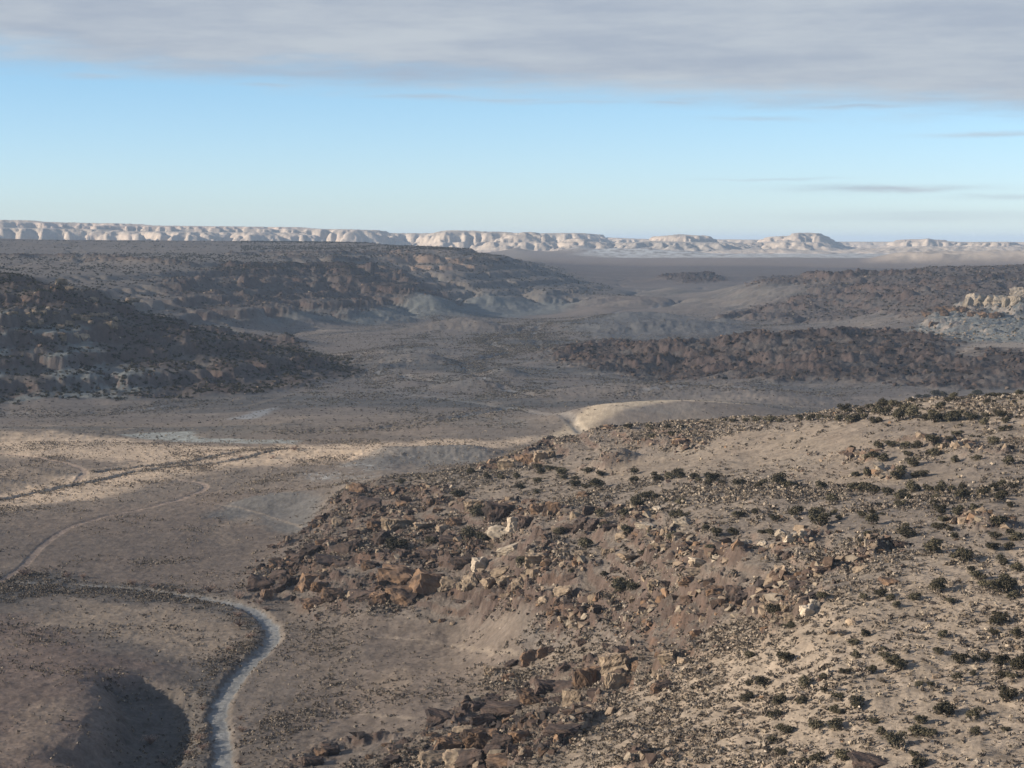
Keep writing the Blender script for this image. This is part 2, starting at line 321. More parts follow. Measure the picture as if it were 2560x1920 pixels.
M['alkali1'] = region([(250,940),(320,935),(410,932),(430,945),(470,948),(650,952),(640,960),(420,955),(300,948)], .003, .004)
M['alkali2'] = region([(490,905),(570,885),(600,880),(580,893),(540,905)], .003, .005)
M['alkali3'] = region([(750,1000),(870,1010),(980,1015),(830,1035),(700,1040),(640,1025),(720,1020)], .006, .01)
M['greenish'] = region([(200,680),(250,760),(330,800),(350,860),(150,868),(-100,880),(-100,700)], .015, .02)
M['brush_band'] = region([(-100,1250),(100,1245),(300,1265),(480,1290),(560,1330),(560,1380),(500,1420),(450,1500),(430,1600),(430,1680),(380,1680),(400,1560),(430,1450),(520,1385),(520,1345),(400,1300),(200,1285),(-100,1300)], .010, .012)
M['brush_east'] = region([(610,1340),(700,1380),(700,1480),(620,1520),(540,1600),(520,1680),(600,1680),(640,1600),(720,1500),(760,1420),(740,1350)], .015, .015)
M['valley_brush'] = region([(560,860),(800,790),(900,720),(1150,715),(1260,700),(1330,735),(1190,770),(1250,800),(1500,825),(1900,835),(1500,850),(1200,850),(900,880),(1200,920),(1100,930),(800,880)], .015, .015)
M['domes'] = region([(500,690),(620,675),(720,660),(860,645),(1000,650),(1180,645),(1260,660),(1180,680),(950,690),(700,700)], .008, .01)
M['grey_mid'] = region([(1140,700),(1280,690),(1450,685),(1600,700),(1650,725),(1450,738),(1300,735)], .008, .01)
M['white_flat'] = region([(1200,548),(1400,544),(1800,545),(2300,548),(2300,558),(1800,557),(1650,556),(1300,556)], .01, .01)
M['cream_far'] = region([(1880,562),(1960,556),(2050,560),(2120,572),(2000,585),(1930,585)], .012, .01)
wash = pathdist(smooth_path([(470,1750),(478,1659),(480,1600),(470,1540),(490,1490),(530,1440),(575,1395),(590,1365),(570,1335),(520,1305),(430,1288),(300,1272),(180,1262),(0,1255),(-100,1250)]), 60, 1.2)
wash_w = 2.9 + 1.2 * wfa + 1.4 * fbm(X, Y, 7, 3, .6, 17)
wash_u = np.clip((AZ + .20) / .09, 0, 1)
wash_w = wash_w * (.60 + .40 * sm(AZ, -.185, -.140))           # upstream it pinches to a trickle
road = pathdist(smooth_path([(-40,1275),(40,1230),(95,1175),(150,1140),(210,1120),(300,1100),(380,1080),(425,1065),(445,1052),(430,1042),(390,1038)]), 30, .25)
road2 = pathdist(smooth_path([(-60,975),(60,985),(130,998),(175,1012),(182,1025),(165,1040)]), 30, .2)
road3 = pathdist(smooth_path([(0,905),(120,918),(250,915),(330,900),(400,885),(520,880),(640,850),(770,815),(830,790)]), 40, .5)
trails = np.minimum.reduce([pathdist(smooth_path(p), 25, .5) for p in (
   [(860,1395),(960,1390),(1100,1400),(1200,1400)], [(1000,1395),(900,1380),(800,1375)], [(560,1555),(700,1545),(800,1540),(900,1545)],
   [(1300,1032),(1500,1035),(1700,1040),(1850,1042),(2000,1045)], [(480,1095),(560,1110),(650,1135)], [(0,948),(80,955),(150,965),(200,975)],
   [(2060,1290),(2120,1300),(2212,1310)], [(700,1400),(620,1390)])])
gull1 = 1.6 * np.abs(fbm(X, Y, 14, 3, .6, 14)) + pathdist(smooth_path([(0,1080),(100,1060),(200,1040),(300,1018),(400,1005),(480,998),(560,985),(640,975),(720,970)]), 40, 2.6)   # cut channel across the straw flat
gull2 = 2.5 * np.abs(fbm(X, Y, 14, 3, .6, 15)) + pathdist(smooth_path([(215,1018),(260,1012),(330,1005),(380,1000),(430,992),(520,978)]), 40, 3.0)
drains = np.minimum.reduce([pathdist(smooth_path(p), 60, 6.0) for p in (
   [(780,800),(900,820),(1050,835),(1150,858)], [(1180,705),(1050,735),(1100,760),(1000,790),(1060,830)], [(1300,690),(1200,700),(1150,725),(1180,760)], [(1500,640),(1420,665),(1340,672),(1300,690)],
   [(900,745),(800,760),(740,790)], [(640,930),(800,925),(950,905),(1100,880)], [(1350,860),(1500,850),(1650,855),(1800,850)], [(0,890),(150,895),(300,885),(420,870)], [(1700,700),(1560,705),(1450,700)], [(950,690),(1020,700),(1120,695)])])
gull3 = pathdist(smooth_path([(1260,935),(1200,905),(1130,885),(1060,875),(950,860),(850,850)]), 60, 1.5)

LEDGES = [[(700,1130),(780,1120),(860,1130),(930,1120)],[(620,1225),(700,1215),(790,1205),(900,1210),(980,1215)],[(820,1060),(900,1055),(960,1062)],[(560,1290),(640,1262),(700,1250),(770,1262),(840,1268)],[(850,1255),(960,1268),(1060,1262),(1150,1280),(1210,1300),(1290,1340)],[(745,1065),(790,1095),(860,1108),(900,1100)],[(560,1232),(640,1205),(720,1180),(790,1150),(840,1140)],
   [(930,1085),(1040,1090),(1140,1095),(1250,1112)],[(1150,1150),(1240,1130),(1330,1140),(1400,1150),(1500,1185)],[(1430,1165),(1540,1200),(1640,1192),(1720,1180),(1745,1150)],[(1480,1262),(1560,1280),(1640,1262),(1760,1232),(1900,1180)],
   [(860,1610),(930,1575),(1000,1540),(1090,1492),(1180,1452),(1290,1420),(1340,1400),(1460,1420)],[(930,1630),(1060,1580),(1150,1560),(1240,1540),(1300,1500),(1330,1450)],[(960,1680),(1100,1640),(1200,1600),(1260,1560)],[(640,1650),(700,1620),(760,1600),(830,1585)],
   [(1050,1008),(1130,985),(1200,950),(1270,930),(1330,925)],[(1380,962),(1440,950),(1500,965)],[(1815,978),(1850,985),(1890,990)],[(1950,948),(2030,952),(2100,970),(2180,982)],[(1868,1022),(1900,1018),(1940,1030)],[(1380,1292),(1440,1305),(1500,1300),(1580,1288)],
   [(1290,1100),(1360,1110),(1400,1125)],[(600,1180),(660,1150),(700,1120)],[(1640,1310),(1700,1312),(1740,1320)],[(1330,1660),(1400,1640)],[(2070,1130),(2150,1140)],[(1160,1180),(1200,1215),(1260,1230)],[(900,1160),(980,1165),(1040,1185)]]
ledge_d = np.full((NR, NC), 1e3, np.float32)
for l_ in LEDGES: ledge_d = np.minimum(ledge_d, pathdist(smooth_path(l_, 5), 45, 5.0))
lw = fbm(X, Y, 18, 3, .6, 18)
FAR = [[(1210,775),(1300,750),(1420,752),(1500,760)],[(1400,747),(1560,737),(1650,730)],[(1500,782),(1640,772),(1760,767),(1850,777)],[(1650,737),(1760,725),(1880,722),(2000,737)],[(1540,802),(1700,797),(1800,802)],[(1880,762),(2000,772),(2100,792)],[(1260,775),(1350,785),(1440,790)],
   [(0,672),(100,678),(200,688),(260,695)],[(0,612),(120,620),(230,650)],[(190,645),(300,662)],[(350,722),(450,747),(560,762),(640,777)],[(0,642),(150,652)],[(300,700),(360,706),(420,716)],[(0,720),(120,735)],
   [(500,572),(620,574),(740,577),(840,583),(885,603)],[(150,566),(300,568),(420,573)],[(600,561),(800,563)],[(380,607),(560,612),(700,620)],[(830,557),(960,561),(1100,568)],[(500,548),(700,548),(900,546)],[(0,556),(130,558),(260,560)],[(470,640),(600,645),(760,640)],
   [(1700,652),(1850,642),(1950,642)],[(1790,600),(1900,594),(2000,592)],[(2000,612),(2100,607),(2212,602)],[(1560,690),(1680,674),(1760,669)],[(1990,674),(2060,669),(2110,674)],[(1640,604),(1750,600),(1850,602)],[(1430,603),(1480,598),(1540,602)],[(1850,622),(1980,625),(2100,622)]]
far_d = np.full((NR, NC), 1e3, np.float32)
for l_ in FAR: far_d = np.minimum(far_d, pathdist(smooth_path(l_, 5), 90, 14.0))
fledge = np.clip(np.exp(-(far_d / (13 + 9 * fbm(X, Y, 50, 3, .6, 16))) ** 2) * (1.1 + 1.3 * fbm(X, Y, 28, 3, .6, 15)), 0, 1)
ledge = np.clip(np.exp(-(ledge_d / (4.2 + 3.5 * lw)) ** 2) * (1.15 + 1.2 * fbm(X, Y, 9, 3, .6, 19)), 0, 1)

# ------------------------------------------------------------------ shape: mounds, banks, erosion
def terrace(z, step, sharp):
    k = np.floor(z / step); f = z / step - k
    return (k + sm(f, .5 - sharp, .5 + sharp)) * step
def bump(u, v, rx, ry, h, rot=0.0, p=1.0, rag=1.0):
    """a low rounded rise (metres) on the ground at the point seen there"""
    global Z
    cx, cy, _ = at0(u, v); m = 2.2 * max(rx, ry); r = math.hypot(cx, cy)
    i0, i1 = np.searchsorted(Lr, (ln(max(r - m, 21)), ln(r + m))); a = math.atan2(cx, cy); j0, j1 = np.searchsorted(Ac, (a - m / r, a + m / r))
    s = (slice(i0, i1), slice(j0, j1)); dx = X[s] - cx; dy = Y[s] - cy; c, n = math.cos(rot), math.sin(rot)
    q = ((dx * c + dy * n) / rx) ** 2 + ((-dx * n + dy * c) / ry) ** 2
    q = q * (1 + rag * (.35 * wfa[s] + .4 * wa[s]))
    Z[s] += h * (1.45 if r > 1600 else 1.0) * np.exp(-np.maximum(q, 0) ** p)
for b in [(800,680,60,110,14),(940,668,55,90,16),(1100,658,80,120,16),(1180,655,50,90,12),(640,690,60,90,12),(540,690,45,70,14),(700,668,60,80,10),
          (960,715,90,60,10),(1010,712,60,50,8),(1230,712,70,90,8),(1330,720,80,60,9),(1480,715,90,80,12),(1560,700,40,60,8),(1640,640,70,160,18),(1450,632,60,120,10),
          (880,792,45,40,9),(930,790,30,30,6),(1090,812,22,26,9),(620,745,40,50,8),(850,765,60,40,4),(960,765,60,40,4),(1150,705,60,70,6),(1350,655,90,150,12),(1250,645,70,120,12),
          (1180,655,60,80,6),(1340,690,60,60,8)]:
    bump(*b)
hr = np.random.default_rng(77)
for k in range(110):
    u_, v_ = hr.uniform(450, 1750), 655 + 200 * hr.random() ** 1.5
    if (u_ < 800 and v_ > 735) or (u_ > 1200 and v_ > 700 and v_ < 835): continue
    r_ = math.hypot(*at0(u_, v_)[:2]) / 2500
    bump(u_, v_, hr.uniform(18, 50) * r_, hr.uniform(10, 30) * r_, hr.uniform(2, 5.5) * r_ ** .5, hr.uniform(-.5, .5))
bump(60,1030,26,10,7); bump(-30,1050,26,12,6); bump(20,945,45,25,5); bump(130,940,30,20,4)
bump(640,980,60,18,3); bump(900,985,40,22,4.5); bump(1010,982,34,20,5)
bump(560,1090,18,20,3.5); bump(650,1075,20,20,3)
# dune-like lit banks beyond the bench
for b in ((1290,914,44,46,6),(1390,905,60,60,6.5),(1500,898,60,60,4.5),(1610,893,60,70,3)): bump(*b, 0, 1, .12)

bump(1490,604,110,130,14); bump(1320,1008,11,10,9,0,1.5)                         # small dark knoll behind the trees
bump(1290,850,70,50,4); bump(1480,850,90,60,5); bump(1700,862,60,50,4)
# bluff over the wash, its far side in shadow
def bluff(pts, h, w):
    global Z
    m = region(pts, w, .0035); Z += h * m
bluff([(-200,1500),(100,1480),(225,1475),(250,1520),(262,1560),(235,1600),(170,1625),(100,1700),(-200,1760)], 0.01, .011)
bluff([(235,1468),(300,1462),(360,1480),(405,1500),(412,1560),(400,1620),(360,1650),(300,1655),(190,1650),(150,1628),(230,1600),(262,1562),(250,1515)], -6.8, .008)
Z += region([(230,1470),(420,1490),(410,1640),(190,1655)], .01, .01) * (fbm(X, Y, 6, 4, .6, 66, True) - .2) * .9
Z += 1.2 * region([(300,1475),(360,1490),(330,1530),(290,1510)], .004, .004)


def grid_z(x, y):
    a = np.arctan2(x, y); l = np.log(np.hypot(x, y))
    j = np.clip(np.searchsorted(Ac, a) - 1, 0, NC - 2); i = np.clip(np.searchsorted(Lr, l) - 1, 0, NR - 2)
    tj = (a - Ac[j]) / (Ac[j + 1] - Ac[j]); ti = (l - Lr[i]) / (Lr[i + 1] - Lr[i])
    return (Z[i, j] * (1 - ti) * (1 - tj) + Z[i + 1, j] * ti * (1 - tj) + Z[i, j + 1] * (1 - ti) * tj + Z[i + 1, j + 1] * ti * tj)
def erode(x0, x1, y0, y1, cell, KT, iters, hard=None, creep=.10, mfn=None, cap=1e9):
    """running water cuts branching gullies into the slopes; hard beds resist"""
    global Z
    import heapq
    gx_, gy_ = np.meshgrid(np.arange(x0, x1, cell), np.arange(y0, y1, cell)); h = grid_z(gx_, gy_).astype(float); h0 = h.copy()
    h += .25 * cell * .1 * rng.normal(size=h.shape); ny, nx = h.shape; n = ny * nx
    nb = [(-1, -1), (-1, 0), (-1, 1), (0, -1), (0, 1), (1, -1), (1, 0), (1, 1)]
    K = np.full(h.shape, KT / iters)
    if mfn is not None: K = K * mfn(gx_, gy_)
    for it in range(iters):
        if it % 2 == 0:
            f = h.ravel().tolist(); done = bytearray(n); hp = []
            for q in list(range(nx)) + list(range(n - nx, n)) + list(range(0, n, nx)) + list(range(nx - 1, n, nx)):
                if not done[q]: done[q] = 1; hp.append((f[q], q))
            heapq.heapify(hp); offs = [dy * nx + dx for dy, dx in nb]; pop = heapq.heappop; push = heapq.heappush
            while hp:
                z_, q = pop(hp)
                c_ = q % nx
                if c_ == 0 or c_ == nx - 1 or q < nx or q >= n - nx:
                    lst = [r for r in (q - 1 if c_ else -1, q + 1 if c_ < nx - 1 else -1, q - nx, q + nx) if 0 <= r < n]
                else: lst = [q + o for o in offs]
                for r in lst:
                    if not done[r]:
                        done[r] = 1; v_ = f[r]
                        if v_ <= z_: v_ = z_ + 1e-4; f[r] = v_
                        push(hp, (v_, r))
            fl = np.array(f).reshape(ny, nx)
            pad = np.pad(fl, 1, mode='edge'); best = np.zeros(fl.shape); rc_ = np.arange(n).reshape(ny, nx).copy(); dist = np.full(fl.shape, float(cell))
            for (dy, dx) in nb:
                dl = cell * math.hypot(dx, dy); sl_ = (fl - pad[1 + dy:1 + dy + ny, 1 + dx:1 + dx + nx]) / dl; up = sl_ > best
                best = np.where(up, sl_, best); rc_ = np.where(up, np.arange(n).reshape(ny, nx) + dy * nx + dx, rc_); dist = np.where(up, dl, dist)
            rl = rc_.ravel().tolist(); order = np.argsort(-fl.ravel()).tolist(); Aa = [float(cell * cell)] * n
            for q in order:
                r = rl[q]
                if r != q: Aa[r] += Aa[q]
            Ar = np.minimum(np.array(Aa).reshape(ny, nx), cap)
        kk = K if hard is None else K * hard(h, gx_, gy_)
        Fl = (kk * np.sqrt(Ar) / dist).ravel().tolist(); hl = h.ravel().tolist()
        for q in reversed(order):
            r = rl[q]
            if r != q and hl[r] < hl[q]: F_ = Fl[q]; hl[q] = (hl[q] + F_ * hl[r]) / (1 + F_)
        h = np.array(hl).reshape(ny, nx)
        lap = np.zeros_like(h); lap[1:-1, 1:-1] = h[:-2, 1:-1] + h[2:, 1:-1] + h[1:-1, :-2] + h[1:-1, 2:] - 4 * h[1:-1, 1:-1]; h += creep * lap
    dlt = h - h0; b = 6
    fx = np.clip(np.minimum(np.arange(nx), np.arange(nx)[::-1]) / b, 0, 1); fy = np.clip(np.minimum(np.arange(ny), np.arange(ny)[::-1]) / b, 0, 1); dlt *= fy[:, None] * fx[None, :]
    i0, i1 = np.searchsorted(Lr, (ln(max(y0, 21)), ln(math.hypot(max(abs(x0), abs(x1)), y1)))); s = slice(i0, min(i1 + 1, NR))
    px = (X[s] - x0) / cell; py = (Y[s] - y0) / cell; ok = (px > 0) & (px < nx - 1.01) & (py > 0) & (py < ny - 1.01)
    px = np.clip(px, 0, nx - 1.01); py = np.clip(py, 0, ny - 1.01); j = px.astype(int); i = py.astype(int); tx = px - j; ty = py - i
    d = dlt[i, j] * (1 - tx) * (1 - ty) + dlt[i, j + 1] * tx * (1 - ty) + dlt[i + 1, j] * (1 - tx) * ty + dlt[i + 1, j + 1] * tx * ty
    Z[s] += np.where(ok, d, 0)
    return s, np.where(ok, d, 0)
LND = np.exp(LG)
rock = np.clip(ledge + M['boulder_front'] * .6 + M['spur_a_rocks'] + M['bench_rocks'] * .9 + M['mid_right_rocks'] * .35 + M['right_mound'] * 1.0 + M['left_hill'] * .75 + M['plateau_slope'] * .6 + M['cap_ridge'] * .5
               + M['plateau'] * .25 + M['right_hill'] * .8 + M['white_outcrop'] * .8 + M['black_hill'] + M['mid_rocks'] + M['knoll'] + M['gully_b'] * .5 + M['spur_a'] * .10 + M['spur_b'] * .12, 0, 1.2)
rock *= 1 - .85 * M['bowl']
rock *= 1 - .7 * M['lit_knob']
rock *= 1 - .95 * M['dune']
back_ = sm(DD, 1090 - 260 * sm(AZ, .02, .16), 1150 - 260 * sm(AZ, .02, .16)) * (1 - sm(DD, 1700, 1900)) * (AZ > -.02)
rock *= 1 - back_; ledge *= 1 - back_
ps = np.zeros_like(rock)
hillm = np.clip(M['left_hill'] + M['plateau_slope'] + M['right_hill'] * .8 + M['right_mound'] * .4 + M['plateau'] * .5 + M['white_outcrop'], 0, 1)
# big erosion on far hills: ridged gullies running down slope
ggx = np.gradient(Z, axis=1) / (DD * np.gradient(Ac)[None, :]); ggy = np.gradient(Z, axis=0) / (DD * np.gradient(Lr)[:, None])
sl = np.hypot(ggx, ggy)
slm = sm(sl, .06, .22)
g1 = fbm(X, Y, 170, 5, .55, 21, True); g2 = fbm(X, Y * .6, 75, 4, .55, 22, True)
Z -= hillm * slm * ((.7 - g1) * 16 + (.6 - g2) * 5) * (1 - .35 * M['plateau'] ) * (1 - .4 * M['right_hill'])
Z += (1 - hillm) * sm(DD, 1400, 2200) * (fbm(X, Y, 260, 4, .5, 23) * 3.0) * sm(11500 - DD, 0, 2000)
dm = np.clip(M['domes'] + M['grey_mid'], 0, 1); Z += dm * (g2 - .1) * 4.0
# the far hills are cut by water; beds of hard rock at some levels stand out
def beds(h, x, y):
    t = (h + 4 * np.sin(x / 310.) + 3 * np.sin(y / 230.)) % 24
    return np.where((t > 0) & (t < 5), .30, 1.0)
E1 = np.zeros((NR, NC), np.float32)
s_, d_ = erode(-1750, 1750, 1780, 6700, 9.0, .50, 6, beds, .05, lambda x, y: sm(grid_z(x, y), 0, 10) * .9 + .1)
E1[s_] = d_
# rock ledges: stepped terraces
wz = fbm(X, Y, 400, 3, .5, 31) * 5 + fbm(X, Y, 60, 3, .5, 32) * 1.6
farm = sm(DD, 1500, 1900)
led = np.clip(M['left_hill'] + M['plateau_slope'] + M['plateau'] * .8 + M['right_hill'] * .7 + M['cliff_band'] + M['white_outcrop'], 0, 1) * farm
Z += led * (.40 + .35 * sm(wz, -1, 3)) * (terrace(Z + wz, 19, .13) - wz - Z)
Z += fledge * (4.5 + 6 * np.abs(fbm(X, Y, 18, 3, .6, 9)) + 4 * sm(DD, 3000, 4200))
# near rocky ground
E2 = np.zeros((NR, NC), np.float32)
s_, d_ = erode(-420, 560, 300, 1750, 3.5, .13, 4, None, .08, None, 4000.)
E2[s_] = d_
nearm = 1 - sm(DD, 1300, 1700)
wz2 = fbm(X, Y, 30, 3, .5, 33) * 2.0
Z += nearm * np.clip(rock, 0, 1) * .6 * (terrace(Z + wz2, 4.5, .12) - wz2 - Z)
n8 = fbm(X, Y, 14, 5, .62, 41); n8r = fbm(X, Y, 9, 4, .6, 42, True)
Z += nearm * rock * (n8 * 1.2 + (n8r - .2) * .7) + ledge * (1.2 + 1.6 * n8 + 2.2 * np.abs(fbm(X, Y, 5, 3, .6, 48)))
n30 = fbm(X, Y, 45, 4, .6, 43, True)
Z += (1 - nearm) * rock * np.clip(sm(11000 - DD, 0, 3000), 0, 1) * ((n30 - .1) * 7.0 + fbm(X, Y, 16, 3, .7, 44) * 5.5) * (1 - .45 * M['left_hill'] - .1 * M['right_mound'] - .4 * M['plateau'])
Z += nearm * (fbm(X, Y, 22, 4, .5, 45) * .7 + fbm(X, Y, 4, 3, .6, 46) * .36)
Z += nearm * np.clip(M['spur_a'] + M['spur_b'], 0, 1) * (fbm(X, Y, 40, 4, .5, 47) * 1.5)
Z -= nearm * M['gully_b'] * (1 + 1.5 * n8r)
# channels
Z -= 1.3 * (1 - sm(wash, wash_w * .8, wash_w * 1.4 + 1.0)) + (c3_ := fbm(X, Y, 3.2, 3, .6, 49)) * .25 * (wash < wash_w * 1.3)
Z -= .35 * (1 - sm(road, 1.4, 2.6)); Z -= .35 * (1 - sm(road2, 1.4, 2.6))
Z -= 2.4 * (1 - sm(drains, 1, 9)) * (.6 + fbm(X, Y, 60, 3, .5, 8))
Z -= 2.6 * (1 - sm(gull1, .8, 3.2)); Z -= 2.4 * (1 - sm(gull2, .8, 3.4)); Z -= 1.5 * (1 - sm(gull3, 1, 7))

# ------------------------------------------------------------------ far mesas
mesa_rock = np.zeros((NR, NC), np.float32); mesa_id = np.zeros((NR, NC), np.int32)
def udir(u): return float(ray(u, 520)[0])
m0 = int(np.searchsorted(Lr, ln(8200))); S = slice(m0, NR)
xs, ys, dd = X[S], Y[S], DD[S]
gn = fbm(xs, ys, 520, 5, .55, 51, True); gn2 = fbm(xs, ys, 260, 4, .55, 52, True); gl = fbm(xs, ys, 1600, 3, .5, 53); gn3 = fbm(xs, ys * .5, 110, 4, .55, 54, True)
MES = [  # u0, u1, [(u, v of rim)], distance, depth, talus width, rim cut depth, cliff share
 (-1500, 850, [(-400,474),(0,475),(180,481),(400,488),(600,491),(830,497),(845,500)], 12900, 2500, 620, 1.0, .45),
 (-1500, 700, [(-400,485),(0,491),(300,499),(700,505)], 12350, 900, 420, 1.0, .25),
 (780, 980, [(780,503),(1000,504)], 13900, 1600, 420, 1.0, .5),
 (843, 872, [(843,500),(872,500)], 13000, 400, 180, 1.0, .3),
 (915, 1150, [(915,502),(945,498),(1100,500),(1150,503)], 12500, 1500, 560, 1.0, .5),
 (1060, 1200, [(1060,512),(1100,508),(1130,501),(1160,500),(1190,508)], 12000, 700, 460, .8, .35),
 (1140, 1300, [(1140,503),(1270,503),(1300,506)], 14700, 1200, 330, 1.0, .6),
 (1200, 1330, [(1200,520),(1240,512),(1330,525)], 11900, 500, 400, .8, .3),
 (1290, 1700, [(1290,514),(1500,517),(1700,519)], 15200, 1000, 400, .8, .4),
 (1376, 1420, [(1376,505),(1396,499),(1420,508)], 13200, 260, 230, .6, .5),
 (1310, 1600, [(1310,527),(1400,520),(1600,526)], 12100, 800, 500, 1.0, .2),
 (1415, 1548, [(1415,509),(1450,506),(1530,507),(1548,512)], 12800, 900, 380, 1.0, .45),
 (1560, 2400, [(1560,522),(1800,522),(2400,524)], 16200, 900, 500, .8, .3),
 (1640, 1830, [(1640,512),(1700,509),(1712,502),(1775,503),(1800,512),(1830,522)], 13500, 1000, 420, .9, .5),
 (1600, 1800, [(1600,524),(1700,519),(1800,526)], 12700, 700, 420, .9, .25),
 (1925, 2090, [(1925,517),(1990,517),(2004,513),(2020,518),(2090,522)], 14000, 900, 330, .8, .5),
 (2050, 2500, [(2050,524),(2180,522),(2212,528),(2500,526)], 13300, 900, 450, .9, .3),
 (1850, 2500, [(1850,536),(2000,533),(2500,536)], 11800, 700, 420, .9, .15),
 (1560, 1760, [(1560,540),(1700,536),(1760,542)], 11500, 500, 300, .9, .1),
]
Zm = Z[S].copy(); base = Z[S].copy(); mr = mesa_rock[S]; mi = mesa_id[S]
for k, (u0, u1, rim, Df, dep, tal, cut, cliff) in enumerate(MES):
    tal *= .5; pad = tal * .75 / Df; a0, a1 = udir(u0) - pad, udir(u1) + pad; ru = [udir(r[0]) for r in rim]; rs = [float(ray(r[0], r[1])[1]) for r in rim]
    top = CAM_Z + Df * 1.03 * np.interp(AZ[S], ru, rs)
    dl = (AZ[S] - a0) * dd; dr = (a1 - AZ[S]) * dd; dn = dd - Df; df = Df + dep + tal * 2 - dd
    
    d = -np.log(np.exp(-np.clip(dl, -3000, 3000) / 90) + np.exp(-np.clip(dr, -3000, 3000) / 90) + np.exp(-np.clip(dn, -3000, 3000) / 90) + np.exp(-np.clip(df, -3000, 3000) / 90)) * 90
    d = d + cut * (tal / 250) * ((gn - .3) * 150 + gl * 190 * (1 if tal > 200 else .2) + (gn2 - .25) * 40)
    t = np.clip(d / tal, 0, 1.6)
    # talus, cliff, cap
    tc = np.clip(t, 0, 1)
    cliff = cliff * .6
    prof = (1 - cliff) * (tc ** 1.15) * .94 + cliff * sm(t, .80, 1.0) + (1 - cliff) * .06 * sm(t, 1.0, 1.5)
    shelf_ = sm(t, .38, .46) * .08 - .08 * tc
    hgt = base + (top - base) * np.clip(prof + shelf_, 0, 1)
    hgt += ((gn3 - .2) * 5 + (gn2 - .2) * 6) * sm(t, .02, .3) * (1 - sm(t, .85, 1.05))
    better = hgt > Zm
    use = (t > 0) & better
    Zm = np.where(use, hgt, Zm); mr = np.where(use, np.maximum(sm(t, 0, .25), mr * 0), mr); mi = np.where(use & (t > .06), k + 1, mi)
Z[S] = Zm; mesa_rock[S] = mr; mesa_id[S] = mi
def mbeds(h, x, y):
    t = (h + 6 * np.sin(x / 900.)) % 46
    return np.where(t < 9, .35, 1.0) * np.where(h > 215, .6, 1)
E3 = np.zeros((NR, NC), np.float32)
s_, d_ = erode(-4600, 4600, 10900, 15800, 24.0, .85, 6, mbeds, .0, lambda x, y: sm(grid_z(x, y), 84, 110) * .95 + .05)
E3[s_] = d_
up_ = mesa_rock[S] * sm(Z[S], 100, 130)
Z[S] += up_ * (fbm(xs, ys * .35, 60, 4, .6, 55, True) - .25) * 5 + up_ * .4 * (terrace(Z[S], 21, .10) - Z[S])
# small grey cones at the foot of the mesas and the low cream breaks on the right
for b in [(1112,556,150,260,45),(1250,553,120,260,52),(1395,552,170,200,36),(1330,552,150,200,25),(1480,550,160,200,22)]:
    cx = 11000 * math.sin(udir(b[0])); cy = 11000 * math.cos(udir(b[0])); q = ((X[S] - cx) / b[2]) ** 2 + ((Y[S] - cy) / b[3]) ** 2
    Z[S] += b[4] * np.exp(-np.sqrt(q + .02) * 1.3)
cf = sm(AZ, udir(1850), udir(1960)) * sm(DD, 8600, 8900) * (1 - sm(DD, 9400, 10200))
Z += cf * (26 + 26 * fbm(X, Y, 420, 4, .55, 61, True))

# ------------------------------------------------------------------ colour of the ground
def C3(r, g, b): return np.array([r, g, b], np.float32)
SOIL, PINK, STRAW = C3(.190, .160, .132), C3(.205, .163, .130), C3(.43, .34, .25)
SAND, GREY, GREEN = C3(.345, .283, .218), C3(.150, .148, .140), C3(.23, .24, .215)
ALK, DARK, RUST = C3(.55, .56, .54), C3(.060, .043, .036), C3(.27, .145, .080)
PALE, GRAVEL, BROWN = C3(.44, .37, .28), C3(.29, .29, .275), C3(.125, .100, .085)
CREAM, PLAIN = C3(.46, .39, .315), C3(.17, .138, .120)
col = np.empty((NR, NC, 3), np.float32); col[:] = SOIL
def lay(c, m):
    global col
    m = np.clip(m, 0, 1)[..., None]; col += m * (c - col)
E = np.clip(-E1 / 6 - E3 / 25 - E2 / .8, 0, 1)
c1 = fbm(X, Y, 60, 5, .6, 71); c2 = fbm(X * .6, Y * .25, 25, 4, .6, 72); c3 = fbm(X, Y, 6, 4, .65, 73); cbig = fbm(X, Y, 420, 4, .55, 74); cst = fbm(X * .3, Y, 160, 5, .6, 75)
lay(GREY * .62, sm(cst, -.05, .35) * .85 * sm(DD, 1300, 1700)); lay(SAND * .86, sm(fbm(X * .25, Y, 90, 5, .6, 76), .12, .45) * .7 * sm(DD, 1500, 1900)); lay(PINK, sm(cbig, .0, .5) * .5); lay(BROWN, sm(-cst, .1, .5) * .5 * sm(DD, 1500, 2200))
lay(PLAIN, .8 * sm(DD, 5200, 6500))
lay(PINK * .95, M['pink1'] * (.75 + .5 * c1)); lay(C3(.205, .155, .125), M['pink2'] * (.95 + .3 * c1)); lay(PINK, M['pink3'] * (.6 + .5 * c1))
lay(STRAW * .8, M['straw1'] * (.85 + .5 * c2)); lay(STRAW * 1.1, M['straw2'] * (.8 + .9 * c2 + .2))
lay(GREY, M['grey_patch'] * .8); lay(GREY * 1.1, M['grey_slope2'] * .75)
lay(STRAW * .8, (1 - M['spur_a']) * (1 - M['spur_b']) * sm(c2, .1, .6) * .5 * (1 - sm(DD, 1700, 2500)))
lay(C3(.30, .32, .30), M['alkali1'] * (.75 + .5 * c3)); lay(ALK * .6, M['alkali2'] * .7); lay(ALK * .62, M['alkali3'] * sm(c3 + c1, -.2, .3) * .75)
lay(SOIL * 1.12, M['spur_b'] * .9); lay(GREY * 1.15, M['spur_b'] * sm(c1, -.1, .4) * .5); lay(SAND * .72, M['spur_b'] * sm(c2, -.1, .5) * .55)
lay(SAND * .80, M['spur_a'] * .75)
lay(SAND * 1.02, M['spur_a_sand'] * (.75 + .5 * c1)); lay(C3(.33, .235, .165), M['spur_a'] * sm(c1, .12, .45) * .6); lay(PALE, M['spur_a_sand'] * sm(cbig + c1 * .6, .0, .5) * .6)
